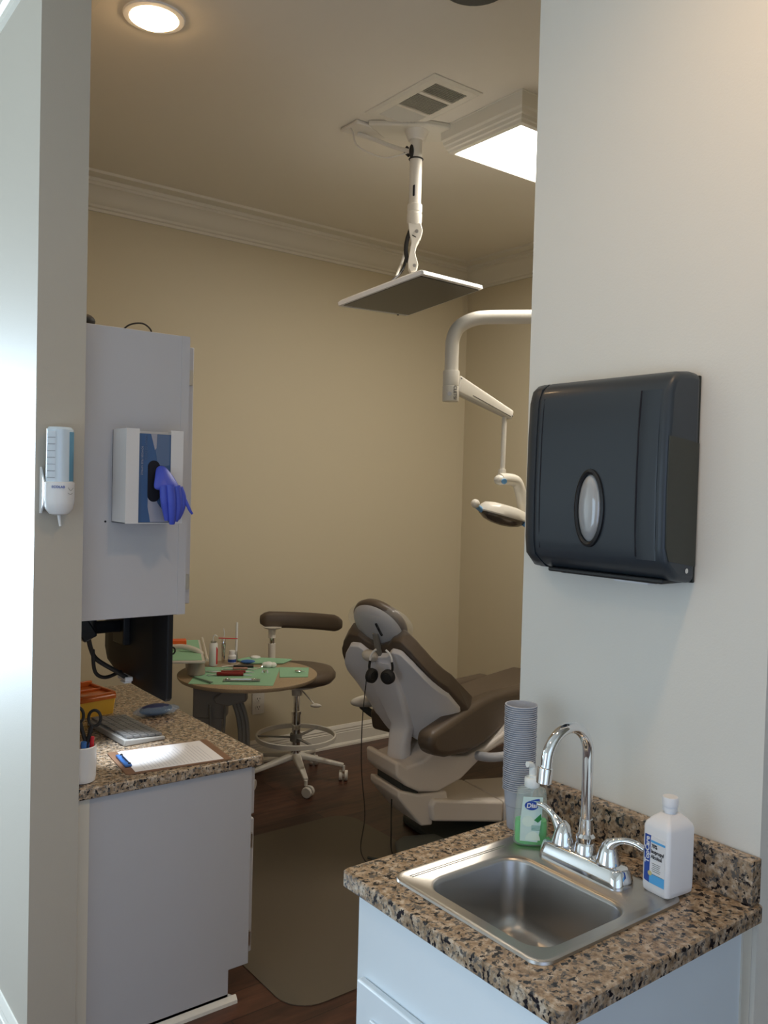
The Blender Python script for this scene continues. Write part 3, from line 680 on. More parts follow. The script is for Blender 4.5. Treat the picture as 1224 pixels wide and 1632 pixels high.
# ------------------------------------------------------------------ instrument cart with round table
TX, TY, TZ = 1.956, 3.574, .711
t = thing('instrument_cart', 'dental instrument cart with a round tan table top on grey legs', 'cart', (TX, TY, 0))
MB().lathe((TX, TY, 0), [(.28, TZ - .024), (.318, TZ - .020), (.3255, TZ - .010), (.3255, TZ - .002), (.323, TZ), (.001, TZ)], n=72).build('round_top', tan_m, t, ang=40)
CF = frame((TX - .13 * .794, TY + .13 * .608, 0), (0.794, -0.608, 0), z=(0, 0, 1))
b = MB(CF)
b.bx(-.105, .02, -.04, .04, .04, .56); b.bx(-.118, .035, -.045, .045, .50, .69); b.bx(-.10, .10, -.05, .05, .675, .690); b.bx(-.16, .06, -.06, .06, .03, .09)
b.build('pedestal', mat('cart_grey', (.25, .23, .205), .45), t, bevel=.01)
b = MB(CF); b.prism([(-.02, .60), (.06, .665), (.13, .665), (.135, .59), (.05, .565), (-.01, .575)], -.06, .0, 'y'); o = b.build('tubing_bracket', MATS['cart_grey'], t, bevel=.006)
b = MB(CF)
for k, off in enumerate((-.018, 0, .018)):
    b.tube([(.085 + off, -.03, .59), (.115 + off, -.035, .50), (.125 + off, -.04, .38), (.115 + off, -.045, .22), (.07 + off, -.05, .12), (.0, -.05, .10)], .0105, 10)
b.build('hose_bundle', grey_m, t)
b = MB(CF); b.tube([(-.035, -.05, .57), (-.025, -.06, .45), (.0, -.06, .35), (.012, -.06, .30)], .007, 8); b.tube([(.035, -.05, .575), (.033, -.06, .45), (.025, -.06, .34), (.012, -.06, .30)], .007, 8); b.build('thin_hose', grey_m, t)
MB(CF).prism(rrect(.26, .46, .05, 6, -.05, .16), .0, .04).build('cart_foot', MATS['cart_grey'], t, bevel=.006)
b = MB(CF); b.box((-.055, -.046, .655), (.022, .004, .016)); b.box((-.015, -.046, .65), (.018, .004, .020)); b.build('catch', dkgrey_m, t)
# rear tray
TC = [(1.55, 3.655), (1.732, 3.562), (1.945, 4.06), (1.765, 4.12)]
b = MB(); b.prism(TC, .782, .794); o = b.build('rear_tray', plast_m, t, bevel=.003)
b = MB(); b.tube([(1.737, 3.555, .80), (1.955, 4.065, .80)], .006, 8, sm=1); b.cyl((1.76, 3.78, .69), (1.76, 3.80, .785), .02); b.build('tray_rail', plast_m, o)
G2 = [(1.555, 3.66), (1.722, 3.578), (1.925, 4.05), (1.768, 4.105)]
tag(MB().prism(G2, .7945, .7965).build('green_tray_cover', green_m), 'mint green paper cover on the rear tray behind the black monitor', 'paper cover')
tag(MB().prism([(p[0] - .0, p[1]) for p in [(1.625, 3.51), (1.925, 3.285), (2.148, 3.60), (1.83, 3.80)]], TZ, TZ + .0015).build('green_bib', green_m), 'large mint green paper bib spread over the round table', 'paper bib')
tag(MB().prism([(2.142, 3.60), (2.262, 3.52), (2.150, 3.352), (2.034, 3.412)], TZ + .0002, TZ + .0035).build('green_pad', green_m), 'small mint green paper square at the right of the round table', 'paper pad')
tag(MB().prism([(2.03, 3.84), (2.12, 3.87), (2.285, 3.715), (2.20, 3.66), (2.06, 3.74)], TZ + .0018, TZ + .010).build('green_wrap', green_m, bevel=.003), 'folded green wrap at the far right rim of the round table', 'wrap')
tz = TZ + .002
def lay(b, p, q, r, z=tz, r1=None, n=10): b.cyl((p[0], p[1], z + r), (q[0], q[1], z + (r if r1 is None else r1)), r, r1, n=n); return b
# holders at the back of the table
t = thing('air_water_syringe', 'white tube with a red stripe and a hooked white tip standing on the round table', 'dental tool', (1.888, 3.80, tz))
MB().lathe((1.888, 3.80, tz), [(.001, 0), (.0185, 0), (.0205, .003), (.0205, .105), (.017, .112), (.001, .112)], n=24).build('tube_body', white_m, t)
b = MB(); g = []
for k in range(7):
    a = R_(-75 + k * 11); g.append([(1.888 + q * math.cos(a), 3.80 + q * math.sin(a), z) for q, z in ((.0209, tz + .008), (.0209, tz + .095 - .004 * k), (.019, tz + .095 - .004 * k), (.019, tz + .008))])
b.rings(g); b.build('red_print', redl_m, t)
MB().tube([(1.888, 3.80, tz + .11), (1.885, 3.80, tz + .135), (1.892, 3.795, tz + .150), (1.902, 3.788, tz + .142)], .0028, 8).build('hooked_tip', white_m, t)
MB().cyl((1.888, 3.80, tz + .112), (1.888, 3.80, tz + .120), .014).build('collar', steel_m, t)
t = thing('dental_handpiece', 'silver handpiece standing with a fine white tip behind the red-striped tube', 'dental tool', (1.975, 3.865, tz))
MB().lathe((1.975, 3.865, tz), [(.001, 0), (.008, 0), (.010, .05), (.013, .09), (.011, .11), (.005, .118), (.001, .118)], n=16).build('metal_body', chrome_m, t)
MB().tube([(1.975, 3.865, tz + .115), (1.977, 3.863, tz + .14), (1.974, 3.865, tz + .165)], .0022, 8).build('tip', white_m, t)
MB().cyl((1.925, 3.82, tz + .128), (2.018, 3.80, tz + .120), .0022, n=8).build('red_rod', redl_m, t)
t = thing('small_white_bottle', 'small white screw-cap bottle with a blue label on the round table', 'bottle', (1.995, 3.81, tz))
MB().lathe((1.995, 3.81, tz), [(.001, 0), (.0185, 0), (.020, .003), (.020, .036), (.014, .044), (.013, .046)], n=24).build('bottle_body', white_m, t)
MB().lathe((1.995, 3.81, tz), [(.001, .062), (.0145, .062), (.0155, .060), (.0155, .046), (.001, .046)], n=24).build('cap', white_m, t)
MB().lathe((1.995, 3.81, tz), [(.0203, .006), (.0203, .020)], n=24, caps=False).build('blue_band', navy_m, t)
t = thing('saliva_ejector', 'tall straight white suction tube standing at the back of the round table', 'dental tool', (2.03, 3.835, tz))
MB().cyl((2.03, 3.835, tz + .02), (2.033, 3.837, tz + .195), .0058, n=14).build('tube', white_m, t)
MB().lathe((2.03, 3.835, tz), [(.001, 0), (.010, 0), (.010, .03), (.006, .05), (.001, .05)], n=14).build('holder', steel_m, t)
t = thing('suction_handle', 'pale curved suction hose with a black tip lying from the rear tray to the table', 'dental tool', (1.75, 3.75, TZ))
MB().tube([(1.695, 3.84, .815), (1.735, 3.80, .818), (1.775, 3.745, .805), (1.80, 3.70, .775)], .013, 12).build('hose', plast_m, t)
MB().cyl((1.683, 3.852, .815), (1.697, 3.838, .815), .011).build('tip', rubber_m, t)
tag(MB().lathe((1.735, 3.665, tz), [(.001, 0), (.040, 0), (.042, .003), (.038, .06), (.034, .072), (.001, .074)], n=28).build('beige_canister', mat('canister', (.36, .30, .23), .5)), 'low beige canister at the left rim of the round table', 'canister')
tag(MB(frame((1.775, 3.945, .797), (.93, -.36, 0), z=(0, 0, 1))).bx(-.033, .033, -.03, .03, 0, .030).build('orange_box', mat('orange_block', (.85, .13, .02), .4), bevel=.002), 'small orange box on the green cover of the rear tray', 'box')
t = thing('finger_scissors', 'black-ringed scissors at the monitor edge on the rear tray', 'scissors', (1.62, 3.72, .797))
b = MB(); b.tube([(1.655 + .014 * math.cos(a), 3.755, .815 + .016 * math.sin(a)) for a in [2 * PI * k / 12 for k in range(12)]], .004, 8, closed=True, sm=2); b.build('ring', rubber_m, t)
MB().cyl((1.668, 3.757, .812), (1.700, 3.772, .806), .0025, .001, n=8).build('blade', chrome_m, t)
for i, (p, q, r, m, lab) in enumerate((
    ((1.80, 3.585), (1.905, 3.522), .0095, red_m, 'dark red handled plier nearest the front of the round table'),
    ((1.845, 3.630), (1.945, 3.575), .0065, red_m, 'dark red handled instrument behind the front red plier'),
    ((1.925, 3.665), (1.985, 3.630), .0065, mat('pink_pearl', (.42, .22, .18), .3), 'pinkish tube between the red pliers and the black case'),)):
    t = thing('orthodontic_plier', lab, 'dental tool', (p[0], p[1], tz))
    b = MB(); lay(b, p, q, r); 
    b.build('handle', m, t, bevel=.003)
    d = (Vector(q) - Vector(p)).normalized()
    b = MB(); lay(b, (p[0] - d.x * .045, p[1] - d.y * .045), p, .0022, r1=.004, n=8); b.build('steel_tip', chrome_m, t); b = MB(); lay(b, q, (q[0] + d.x * .04, q[1] + d.y * .04), .004, r1=.002, n=8); b.build('steel_tip', chrome_m, t)
tag(MB(frame((1.995, 3.69, tz), (.86, -.5, 0), z=(0, 0, 1))).bx(-.048, .048, -.014, .014, 0, .010).build('black_case', black_m, bevel=.002), 'flat black case lying in the middle of the round table', 'case')
tag(MB(frame((2.055, 3.757, tz), (.86, -.5, 0), z=(0, 0, 1))).ball((0, 0, .010), (.036, .018, .010)).build('blue_clip_case', bluep_m), 'dark blue rounded item near the far rim of the round table', 'case')
t = thing('packaged_instrument', 'sealed clear pouch with a grey metal instrument at the front of the round table', 'pouch', (1.85, 3.43, tz))
PM = frame((1.848, 3.432, tz), (.86, -.51, 0), z=(0, 0, 1))
b = MB(PM); b.box((0, 0, .004), (.165, .032, .006)); b.build('pouch_film', mat('pouch_grey', (.25, .30, .27), .12, alpha=.75, spec=1), t, bevel=.002)
b = MB(PM); b.cyl((-.05, 0, .009), (.055, 0, .009), .0035, n=10); b.tube([(.055 + .010 * math.cos(a), .010 * math.sin(a), .009) for a in [2 * PI * k / 10 for k in range(10)]], .002, 6, closed=True, sm=2); b.ball((-.065, .0, .010), (.008, .008, .006)); b.build('metal_tool', chrome_m, t)
t = thing('tweezers', 'dark green metal tweezers pointing to the left front rim of the round table', 'tweezers', (1.70, 3.53, tz))
b = MB()
for s in (-1, 1): bar(b, (1.688 , 3.625, tz + .004), (1.712 + s * .003, 3.455 + s * .001, tz + .006), .007, .002, .008, .003)
b.build('arms', mat('steel_green', (.14, .20, .16), .35, metal=.6), t)
b = MB()
for c in ((2.10, 3.63, .016, .022), (2.088, 3.64, .013, .018), (2.118, 3.615, .013, .016), (2.108, 3.648, .010, .014)): b.ball((c[0], c[1], tz + .012), (c[3] , c[3], c[2]), n=14)
tag(b.build('cotton_ball', cotton_m), 'white cotton ball lying on the green bib', 'cotton')
tag(MB(frame((2.012, 3.512, tz), (.5, -.86, 0), z=(0, 0, 1))).tube([(-.014, 0, .003), (-.010, .004, .016), (0, 0, .006), (.008, .002, .018), (.016, 0, .003)], .0035, 8).build('metal_bracket', chrome_m), 'small bent metal clip in front of the cotton ball', 'clip')
b = MB(frame((2.162, 3.458, tz + .003), (.8, -.6, 0), z=(0, 0, 1))); b.tube([(.013 * math.cos(a), .013 * math.sin(a), .004) for a in [2 * PI * k / 12 for k in range(12)]], .003, 8, closed=True, sm=2); b.cyl((.01, 0, .005), (.035, -.008, .003), .003, .0015, n=8); b.ball((0, 0, .004), (.007, .007, .003))
tag(b.build('ring_clamp', chrome_m), 'small metal ring clamp on the small green square', 'clamp')
for i, (p, q, m, lab) in enumerate((((1.755, 3.70), (1.84, 3.655), chrome_m, 'thin steel probe with tiny side hooks at the left of the green bib'), ((1.86, 3.66), (1.93, 3.60), chrome_m, 'thin steel probe lying next to the rear red handle'), ((1.995, 3.60), (2.06, 3.63), chrome_m, 'short steel probe with a hooked end beside the cotton ball'), ((1.90, 3.735), (1.99, 3.745), plast_m, 'pale plastic spatula lying behind the black case'))):
    b = MB(); lay(b, p, q, .0032, n=8); d = (Vector(q) - Vector(p)).normalized(); b.tube([(q[0], q[1], tz + .0032), (q[0] + d.x * .012, q[1] + d.y * .012, tz + .010), (q[0] + d.x * .016, q[1] + d.y * .016, tz + .004)], .0016, 6)
    tag(b.build('dental_probe', m), lab, 'dental tool', None)
tag(MB().lathe((2.135, 3.79, tz), [(.001, .008), (.028, .008), (.030, .006), (.030, 0), (.001, 0)], n=24).build('round_dish', plast_m) if 0 else MB().lathe((2.135, 3.855 - .03, tz + .008), [(.001, .010), (.022, .009), (.026, .004), (.024, 0), (.001, 0)], n=24).build('round_dish', white_m), 'flat white dish on the green wrap at the far rim', 'dish')

# ------------------------------------------------------------------ stool
SX, SY = 2.462, 3.945
t = thing('assistant_stool', 'brown upholstered rolling stool with curved back bar and foot ring', 'stool', (SX, SY, 0))
MB().lathe((SX, SY, 0), [(.001, .545), (.16, .545), (.195, .555), (.205, .575), (.205, .60), (.190, .622), (.15, .632), (.001, .634)], n=56, ang=None) if 0 else None
MB().lathe((SX, SY, 0), [(.001, .535), (.15, .535), (.188, .545), (.207, .568), (.207, .590), (.190, .612), (.15, .622), (.001, .624)], n=56).build('seat', leather_m, t, ang=60)
b = MB(); b.lathe((SX, SY, 0), [(.001, .534), (.13, .534), (.12, .520), (.03, .500), (.028, .465), (.001, .465)], n=32); b.build('seat_pan', plast_m, t)
b = MB(); b.lathe((SX, SY, 0), [(.017, .47), (.017, .38), (.027, .378), (.027, .362), (.023, .360), (.023, .18), (.026, .178), (.026, .11), (.001, .11)], n=24); b.build('gas_column', chrome_m, t)
WM = frame((SX, SY, 0), (.794, -.608, 0), z=(0, 0, 1))
o = MB(WM).tube([(.02, -.06, .515), (.05, -.10, .50), (.085, -.13, .472), (.105, -.14, .455)], .004, 8).build('height_lever', plast_m, t)
MB(WM).ball((.115, -.145, .447), (.030, .012, .011)).build('lever_paddle', plast_m, o)
# foot ring: flat band
b = MB(); rr = .212; n = 56; rg = []
for k in range(n):
    a = 2 * PI * k / n; c, s = math.cos(a), math.sin(a)
    rg.append([(SX + q * c, SY + q * s, z) for q, z in ((rr, .225), (rr + .006, .228), (rr + .006, .250), (rr, .253), (rr - .004, .25), (rr - .004, .228))])
b.rings(rg, closed=True); o = b.build('foot_ring', plast_m, t)
b = MB()
for k in range(3):
    a = R_(25 + 120 * k); bar(b, (SX + .02 * math.cos(a), SY + .02 * math.sin(a), .235), (SX + .21 * math.cos(a), SY + .21 * math.sin(a), .238), .022, .006, .018, .006)
b.cyl((SX, SY, .215), (SX, SY, .255), .032); b.build('ring_spokes', grey_m, o)
for k in range(5):
    a = math.atan2(3.70 - SY, 2.375 - SX) + 2 * PI * k / 5; c, s = math.cos(a), math.sin(a)
    b = MB(); P0 = (SX + .02 * c, SY + .02 * s, .135); P1 = (SX + .262 * c, SY + .262 * s, .088)
    bar(b, P0, P1, .048, .032, .024, .020)
    o = b.build('leg', plast_m, t, bevel=.004)
    wx, wy = SX + .262 * c, SY + .262 * s; a2 = a + random.uniform(.4, 1.6) if k else R_(-60); c2, s2 = math.cos(a2), math.sin(a2)
    b = MB(); b.cyl((wx, wy, .088), (wx, wy, .055), .009)
    w2 = Vector((wx + .014 * c2, wy + .014 * s2, .028)); ax = Vector((-s2, c2, 0))
    for q in (-1, 1): b.cyl(w2 + ax * q * .006, w2 + ax * q * .024, .028, n=24)
    b.cyl(w2 - ax * .02, w2 + ax * .02, .008)
    b.build('caster', plast_m, o, bevel=.004)
# back bar on post
pb = (2.345, 4.025)
b = MB(); b.tube([(SX - .02, SY, .52), (2.40, 4.0, .515), (pb[0], pb[1], .56), (pb[0], pb[1], .70)], .018, 12); b.cyl((pb[0], pb[1], .56), (pb[0], pb[1], .745), .020); b.cyl((pb[0], pb[1], .775), (pb[0], pb[1], .822), .020); b.build('back_post', cyl_m, t)
b = MB(); b.cyl((pb[0], pb[1], .74), (pb[0], pb[1], .78), .015); b.build('post_shaft', chrome_m, t)
b = MB(); b.lathe((2.347, 4.025, 0), [(.015, .818), (.045, .828), (.05, .834), (.02, .836)]); b.build('bar_bracket', cyl_m, t)
b = MB(); rg = []; N = 22
for k in range(N + 1):
    a = k / N; q_ = 4 * a * (1 - a) * .045; x = 2.295 + (2.620 - 2.295) * a + q_ * .68; y = 4.06 + (3.770 - 4.06) * a + q_ * .73; z = .872 - .006 * a
    e = 1 if 0 < k < N else .55; e = .86 if k in (1, N - 1) else e
    hh = .045 * e; ww = .026 * e
    rg.append([(x, y + ww * math.cos(q), z + hh * (abs(math.sin(q)) ** .6) * (1 if math.sin(q) > 0 else -1)) for q in [2 * PI * j / 16 for j in range(16)]])
b.rings(rg); b.build('back_bar', leather_m, t, ang=70)

# ------------------------------------------------------------------ dental chair
t = thing('dental_chair', 'brown and light grey reclining dental chair seen from behind, headrest wrapped in plastic', 'dental chair', (2.6, 3.0, 0)); chair = t
T0 = Vector((2.215, 3.0, .883)); PH = R_(36)
dn = Vector((math.cos(PH), 0, -math.sin(PH))); nr = Vector((math.sin(PH), 0, math.cos(PH)))   # down the back, toward the patient
BF = Matrix(((0, dn.x, nr.x, T0.x), (1, dn.y, nr.y, T0.y), (0, dn.z, nr.z, T0.z), (0, 0, 0, 1)))   # local: v, s, n
def interp(tab, v):
    v = abs(v)
    for i in range(len(tab) - 1):
        if tab[i][0] <= v <= tab[i + 1][0]:
            q = (v - tab[i][0]) / (tab[i + 1][0] - tab[i][0]); q = q * q * (3 - 2 * q) * .5 + q * .5
            return tab[i][1] * (1 - q) + tab[i + 1][1] * q
    return tab[-1][1]
top = [(0, .04), (.06, .03), (.10, .0), (.15, .0), (.19, .035), (.23, .085), (.26, .16), (.285, .26)]
bot = [(0, .46), (.06, .48), (.11, .475), (.145, .44), (.17, .405), (.20, .402), (.235, .440), (.262, .452), (.278, .43), (.285, .38)]
def slab(b, top, bot, hw, n0, n1, nv=40, ns=10, curve=.06, grow=0.0, dome=0):
    rings = []
    for i in range(nv + 1):
        v = -hw + 2 * hw * i / nv; s0 = interp(top, v / hw * .285) - grow; s1 = interp(bot, v / hw * .285) + grow
        lower = []; upper = []
        for j in range(ns + 1):
            s = s0 + (s1 - s0) * j / ns; base = (1 - (v / hw) ** 4) * (.05 - .19 * s / .45) * curve; k = dome * (1 - (2 * j / ns - 1) ** 4) * (1 - (v / hw) ** 4)
            lower.append((v, s, n0 + base)); upper.append((v, s, n1 + base + k))
        rings.append(lower + upper[::-1])
    b.rings(rings); return b
slab(MB(BF), top, bot, .262, -.030, -.006, curve=1).build('back_shell', shell_m, t, bevel=.008, seg=3, ang=50)
topc = [(0, .02), (.06, .0), (.10, -.03), (.15, -.035), (.19, -.005), (.23, .045), (.26, .12), (.285, .22)]
botc = [(0, .47), (.10, .49), (.20, .49), (.26, .49), (.285, .43)]
slab(MB(BF), topc, botc, .272, -.004, .060, curve=1, dome=.015).build('back_cushion', leather_m, t, bevel=.018, seg=4, ang=60)
# spine cover running down to the base
b = MB(); rg = []
SP = [(BF @ Vector((0, s_, .05 - .42 * s_ - .035)), w_, t_) for s_, w_, t_ in ((.06, .055, .010), (.11, .070, .018), (.17, .078, .024), (.24, .076, .028), (.32, .066, .030), (.39, .056, .032))]
SP += [(Vector((2.430, 3, .485)), .052, .033), (Vector((2.424, 3, .45)), .050, .034), (Vector((2.422, 3, .40)), .052, .036), (Vector((2.426, 3, .34)), .056, .036)]
for p_, w, th in SP:
    M = frame(p_, (0, 1, 0), z=(0, 0, 1))
    rg.append([M @ Vector((p[0], p[1], 0)) for p in rrect(2 * w, 2 * th, th * .7, 5)])
b.rings(rg); b.build('spine_cover', shell_m, t, ang=50)
# headrest
HC = Vector((2.246, 3.0, .996)); hd = Vector((math.cos(R_(52)), 0, -math.sin(R_(52)))); hn = Vector((math.sin(R_(52)), 0, math.cos(R_(52))))
HF = Matrix(((0, hd.x, hn.x, HC.x), (1, 0, 0, HC.y), (0, hd.z, hn.z, HC.z), (0, 0, 0, 1)))
b = MB(HF); b.lathe((0, 0, 0), [(.001, -.030), (.075, -.028), (.115, -.018), (.132, -.002), (.134, .004), (.001, .004)], n=44, sx=.93, sy=.94); b.build('headrest_shell', grayp_m, t)
b = MB(HF); b.lathe((0, 0, 0), [(.13, .004), (.141, .010), (.143, .028), (.130, .048), (.09, .056), (.001, .050)], n=44, sx=.93, sy=.94); b.build('headrest_cushion', leather_m, t, ang=70)
b = MB(HF); b.prism(rrect(.010, .075, .005, 4, -.035, -.02), -.034, -.0265); b.build('slot', dark_m, t)
b = MB(); p0 = HF @ Vector((0.0, .01, -.03)); p1 = BF @ Vector((0, .05, .012))
bar(b, p0, p1, .028, .014, .032, .016, up=(1, 0, 0)); o = b.build('headrest_bar', grey_m, t, bevel=.003)
b = MB(BF); b.ball((.035, .03, .0), (.040, .032, .026)); b.build('headrest_lock', plast_m, o)
b = MB(HF); b.lathe((0, .0, 0), [(.001, -.034), (.08, -.034), (.125, -.022), (.150, .0), (.156, .02), (.146, .045), (.10, .062), (.001, .060)], n=44, sx=1.08, sy=.76)
b.rings([[(x, y, -.036) for x, y in ((-.10, .06), (.10, .06), (.10, .064), (-.10, .064))], [(x, y, -.050) for x, y in ((-.045, .15), (.045, .15), (.045, .154), (-.045, .154))]])
tag(b.build('plastic_headrest_cover', film_m), 'clear plastic bag pulled over the dental chair headrest', 'plastic cover')
# seat and leg rest
b = MB(); seat = [(2.47, .55), (2.49, .46), (2.58, .43), (2.76, .46), (2.95, .47), (3.15, .48), (3.80, .50), (3.83, .53), (3.81, .56), (3.2, .555), (3.0, .555), (2.85, .55), (2.72, .54), (2.62, .53), (2.5, .56)]
b.prism(seat, 2.78, 3.22, 'y'); b.build('seat_cushion', leather_m, t, bevel=.035, seg=5, ang=60)
for y0, y1, F_ in ((2.72, 2.81, [(2.42, .60), (2.29, .575), (2.275, .52), (2.31, .475), (2.40, .445)]), (3.19, 3.28, None)):
    F_ = (F_ + [(2.581, .425), (2.72, .440), (2.85, .475), (3.085, .547), (3.5, .58), (3.55, .61), (3.5, .645), (3.085, .640), (2.92, .650), (2.784, .655), (2.66, .645), (2.54, .625)]) if F_ else [(2.66, .57), (2.64, .50), (2.72, .46), (2.85, .47), (3.085, .49), (3.5, .50), (3.55, .53), (3.5, .56), (3.085, .575), (2.92, .59), (2.784, .60)]
    b = MB(); b.prism(F_, y0, y1, 'y'); b.build('side_bolster', leather_m, t, bevel=.030, seg=5, ang=60)
# base casting
b = MB()
b.prism([(2.325, .410), (2.35, .410), (2.38, .385), (2.46, .400), (2.55, .445), (2.62, .405), (2.70, .39), (2.80, .42), (2.95, .50), (3.10, .56), (3.10, .53), (2.95, .44), (2.80, .385), (2.67, .29), (2.55, .250), (2.446, .265), (2.38, .30), (2.33, .345)], 2.86, 3.14, 'y')
b.build('saddle', base_m, t, bevel=.016, seg=4, ang=50)
b = MB(); b.prism([(2.345, .285), (2.45, .250), (2.60, .245), (2.61, .20), (2.53, .19), (2.53, .10), (2.47, .105), (2.39, .195), (2.345, .25)], 2.87, 3.13, 'y'); b.build('lift_head', base_m, t, bevel=.010, seg=3, ang=50)
b = MB(); b.prism([(2.375, .31), (2.46, .27), (2.46, .245), (2.375, .27)], 2.89, 3.11, 'y'); b.build('gap_plate', dkgrey_m, t)
b = MB(); b.prism([(2.50, .20), (2.52, .225), (2.90, .158), (2.90, .060), (2.51, .13)], 2.84, 3.18, 'y'); b.build('lift_arm', base_m, t, bevel=.012, seg=3, ang=50)
b = MB(); b.prism([(2.906, .157), (3.50, .10), (3.50, .04), (2.906, .060)], 2.84, 3.18, 'y'); b.build('lift_arm_rear', base_m, t, bevel=.010, seg=3)
b = MB(); b.prism(rrect(1.1, .44, .08, 6, 3.10, 3.0), 0, .035); b.build('floor_plate', dkgrey_m, t, bevel=.01)
# armrest far side
b = MB(); b.tube([(2.62, 3.33, .36), (2.53, 3.35, .45), (2.46, 3.36, .50), (2.42, 3.36, .535)], .018, 12); b.build('armrest_arm', dkgrey_m, t)
b = MB(); b.ball((2.46, 3.36, .555), (.105, .038, .030)); b.build('armrest_pad', plast_m, t)
b = MB(); b.tube([(2.76, 2.90, .38), (2.77, 2.78, .40), (2.84, 2.72, .42), (2.96, 2.70, .44), (3.12, 2.70, .48)], .021, 14); b.build('near_armrest_tube', grayp_m, t)
# foot control
t = thing('foot_control', 'dark grey foot control pedal on the floor below the dental chair', 'foot pedal', (2.5, 2.86, 0))
b = MB(frame((2.45, 2.83, 0), (.85, -.53, 0), z=(0, 0, 1))); b.prism([(-.13, 0), (-.13, .02), (-.09, .045), (.05, .055), (.10, .03), (.10, 0)], -.08, .08, 'y'); b.build('pedal', mat('pedal_grey', (.11, .12, .11), .5), t, bevel=.01, seg=3)
b = MB(); b.tube([(2.40, 2.84, .03), (2.33, 2.80, .012), (2.24, 2.86, .008), (2.20, 2.92, .008)], .006, 8); b.build('cord', dkgrey_m, t)

chair_o = [o_ for o_ in bpy.data.objects if o_.parent is None and o_.name in ('dental_chair', 'plastic_headrest_cover')]
RZ = Matrix.Translation((2.42, 3.0, 0)) @ Matrix.Rotation(R_(-8), 4, 'Z') @ Matrix.Translation((-2.42, -3.0, 0))
for o_ in chair_o:
    M = RZ @ Matrix.Translation(o_.location); o_.location = M.translation; o_.rotation_euler = M.to_euler()
# the upholstered top is swivelled on its base
SW = Matrix.Translation((2.42, 3.0, 0)) @ Matrix.Rotation(R_(22), 4, 'Z') @ Matrix.Translation((-2.42, -3.0, 0))
UP = ('back_shell', 'back_cushion', 'spine_cover', 'headrest', 'slot', 'seat_cushion', 'side_bolster')
for o_ in list(chair.children):
    if o_.name.startswith(UP):
        for q_ in [o_] + list(o_.children):
            T_ = Matrix.Translation(Vector(q_['_o']))
            q_.data.transform(T_.inverted() @ SW @ T_)
for o_ in chair_o:
    if o_.name.startswith('plastic'):
        T_ = Matrix.Translation(Vector(o_['_o'])); o_.data.transform(T_.inverted() @ SW @ T_)

# headphones hung on the spine
t = thing('headphones', 'black and silver headphones hanging on the back of the dental chair', 'headphones', (2.27, 3.0, .75))
HP = frame((2.217, 2.886, .862), (0.62, -0.785, 0), z=(-.10, 0, 1))
MB(HP).tube([(.048 * math.cos(a), 0, .055 * math.sin(a) + .0) for a in [R_(q) for q in range(65, -1, -13)]], .0045, 8).build('silver_band', white_m, t); b = MB(HP); b.tube([(.048 * math.cos(a), 0, .055 * math.sin(a) + .0) for a in [R_(q) for q in range(115, 181, 13)]], .0045, 8); b.build('silver_band', white_m, t)
MB(HP).tube([(.048, 0, .0), (.051, 0, -.03), (.045, -.004, -.055)], .0055, 8).build('yoke', rubber_m, t); b = MB(HP); b.tube([(-.048, 0, .0), (-.051, 0, -.03), (-.045, -.004, -.055)], .0055, 8); b.build('yoke', rubber_m, t)
for sx, yaw in ((.034, -12), (-.036, 60)):
    M = HP @ Matrix.Translation((sx, -.014, -.062)) @ Matrix.Rotation(R_(yaw), 4, 'Z')
    b = MB(M); b.lathe((0, 0, 0), [(.001, .016), (.022, .015), (.031, .008), (.032, -.008), (.026, -.012), (.001, -.012)], n=28, M=Matrix.Rotation(R_(90), 4, 'X')); o = b.build('ear_cup', rubber_m, t)
    b = MB(M @ Matrix.Rotation(R_(90), 4, 'X')); b.lathe((0, 0, 0), [(.014, .0172), (.016, .0172), (.016, .0155), (.014, .0155)], n=24, caps=False); b.build('cup_ring', black_m, o)
e0 = HP @ Vector((-.058, -.02, -.075))
b = MB(); b.tube([e0, (e0.x - .012, e0.y + .006, .60), (e0.x - .014, e0.y, .40), (e0.x + .004, e0.y - .008, .20), (e0.x - .02, e0.y - .02, .05), (e0.x - .01, e0.y - .12, .006), (e0.x + .02, e0.y - .30, .006)], .0022, 8, sm=8); b.build('cord', rubber_m, t)
b = MB(); b.tube([(2.33, 2.90, .24), (2.32, 2.88, .12), (2.325, 2.87, .006), (2.30, 2.70, .006)], .003, 8); b.build('cord', rubber_m, chair)

# floor mat
o = MB().prism(rrect(1.05, 1.235, .11, 8, 1.895, 2.785), .0005, .003).build('chair_mat', mat_m)
tag(o, 'translucent vinyl chair mat with rounded corners on the dark floor', 'mat')

# ------------------------------------------------------------------ sink unit
t = thing('sink_cabinet', 'white sink base cabinet with panelled door at the right front', 'cabinet', (1.24, 1.07, 0))
cx0, cx1, cy0, cy1 = .975, 1.503, .818, 1.318
b = MB()
for a_ in ((cx0, cx0 + .018, cy0, cy1), (cx1 - .012, cx1, cy0 + .018, cy1 - .018), (cx0 + .018, cx1, cy0, cy0 + .018), (cx0 + .018, cx1, cy1 - .018, cy1)): b.bx(*a_, 0, .8275)
b.bx(cx0 + .018, cx1 - .012, cy0 + .018, cy1 - .018, .08, .10)
b.build('body', cab_m, t)
MB().bx(1.475, 1.504, .814, .818, 0, .826).build('filler_strip', trim_m, t)
d = MB().bx(cx0 - .018, cx0 - .001, cy0 + .02, cy1 - .022, .10, .665)
d = d.build('door', cab_m, t, bevel=.004)
b = MB()
y0_, y1_, z0_, z1_ = cy0 + .07, cy1 - .072, .155, .612
for (a0, a1, c0, c1) in ((y0_, y1_, z1_ - .012, z1_), (y0_, y1_, z0_, z0_ + .012), (y0_, y0_ + .012, z0_ + .012, z1_ - .012), (y1_ - .012, y1_, z0_ + .012, z1_ - .012)): b.bx(cx0 - .024, cx0 - .018, a0, a1, c0, c1)
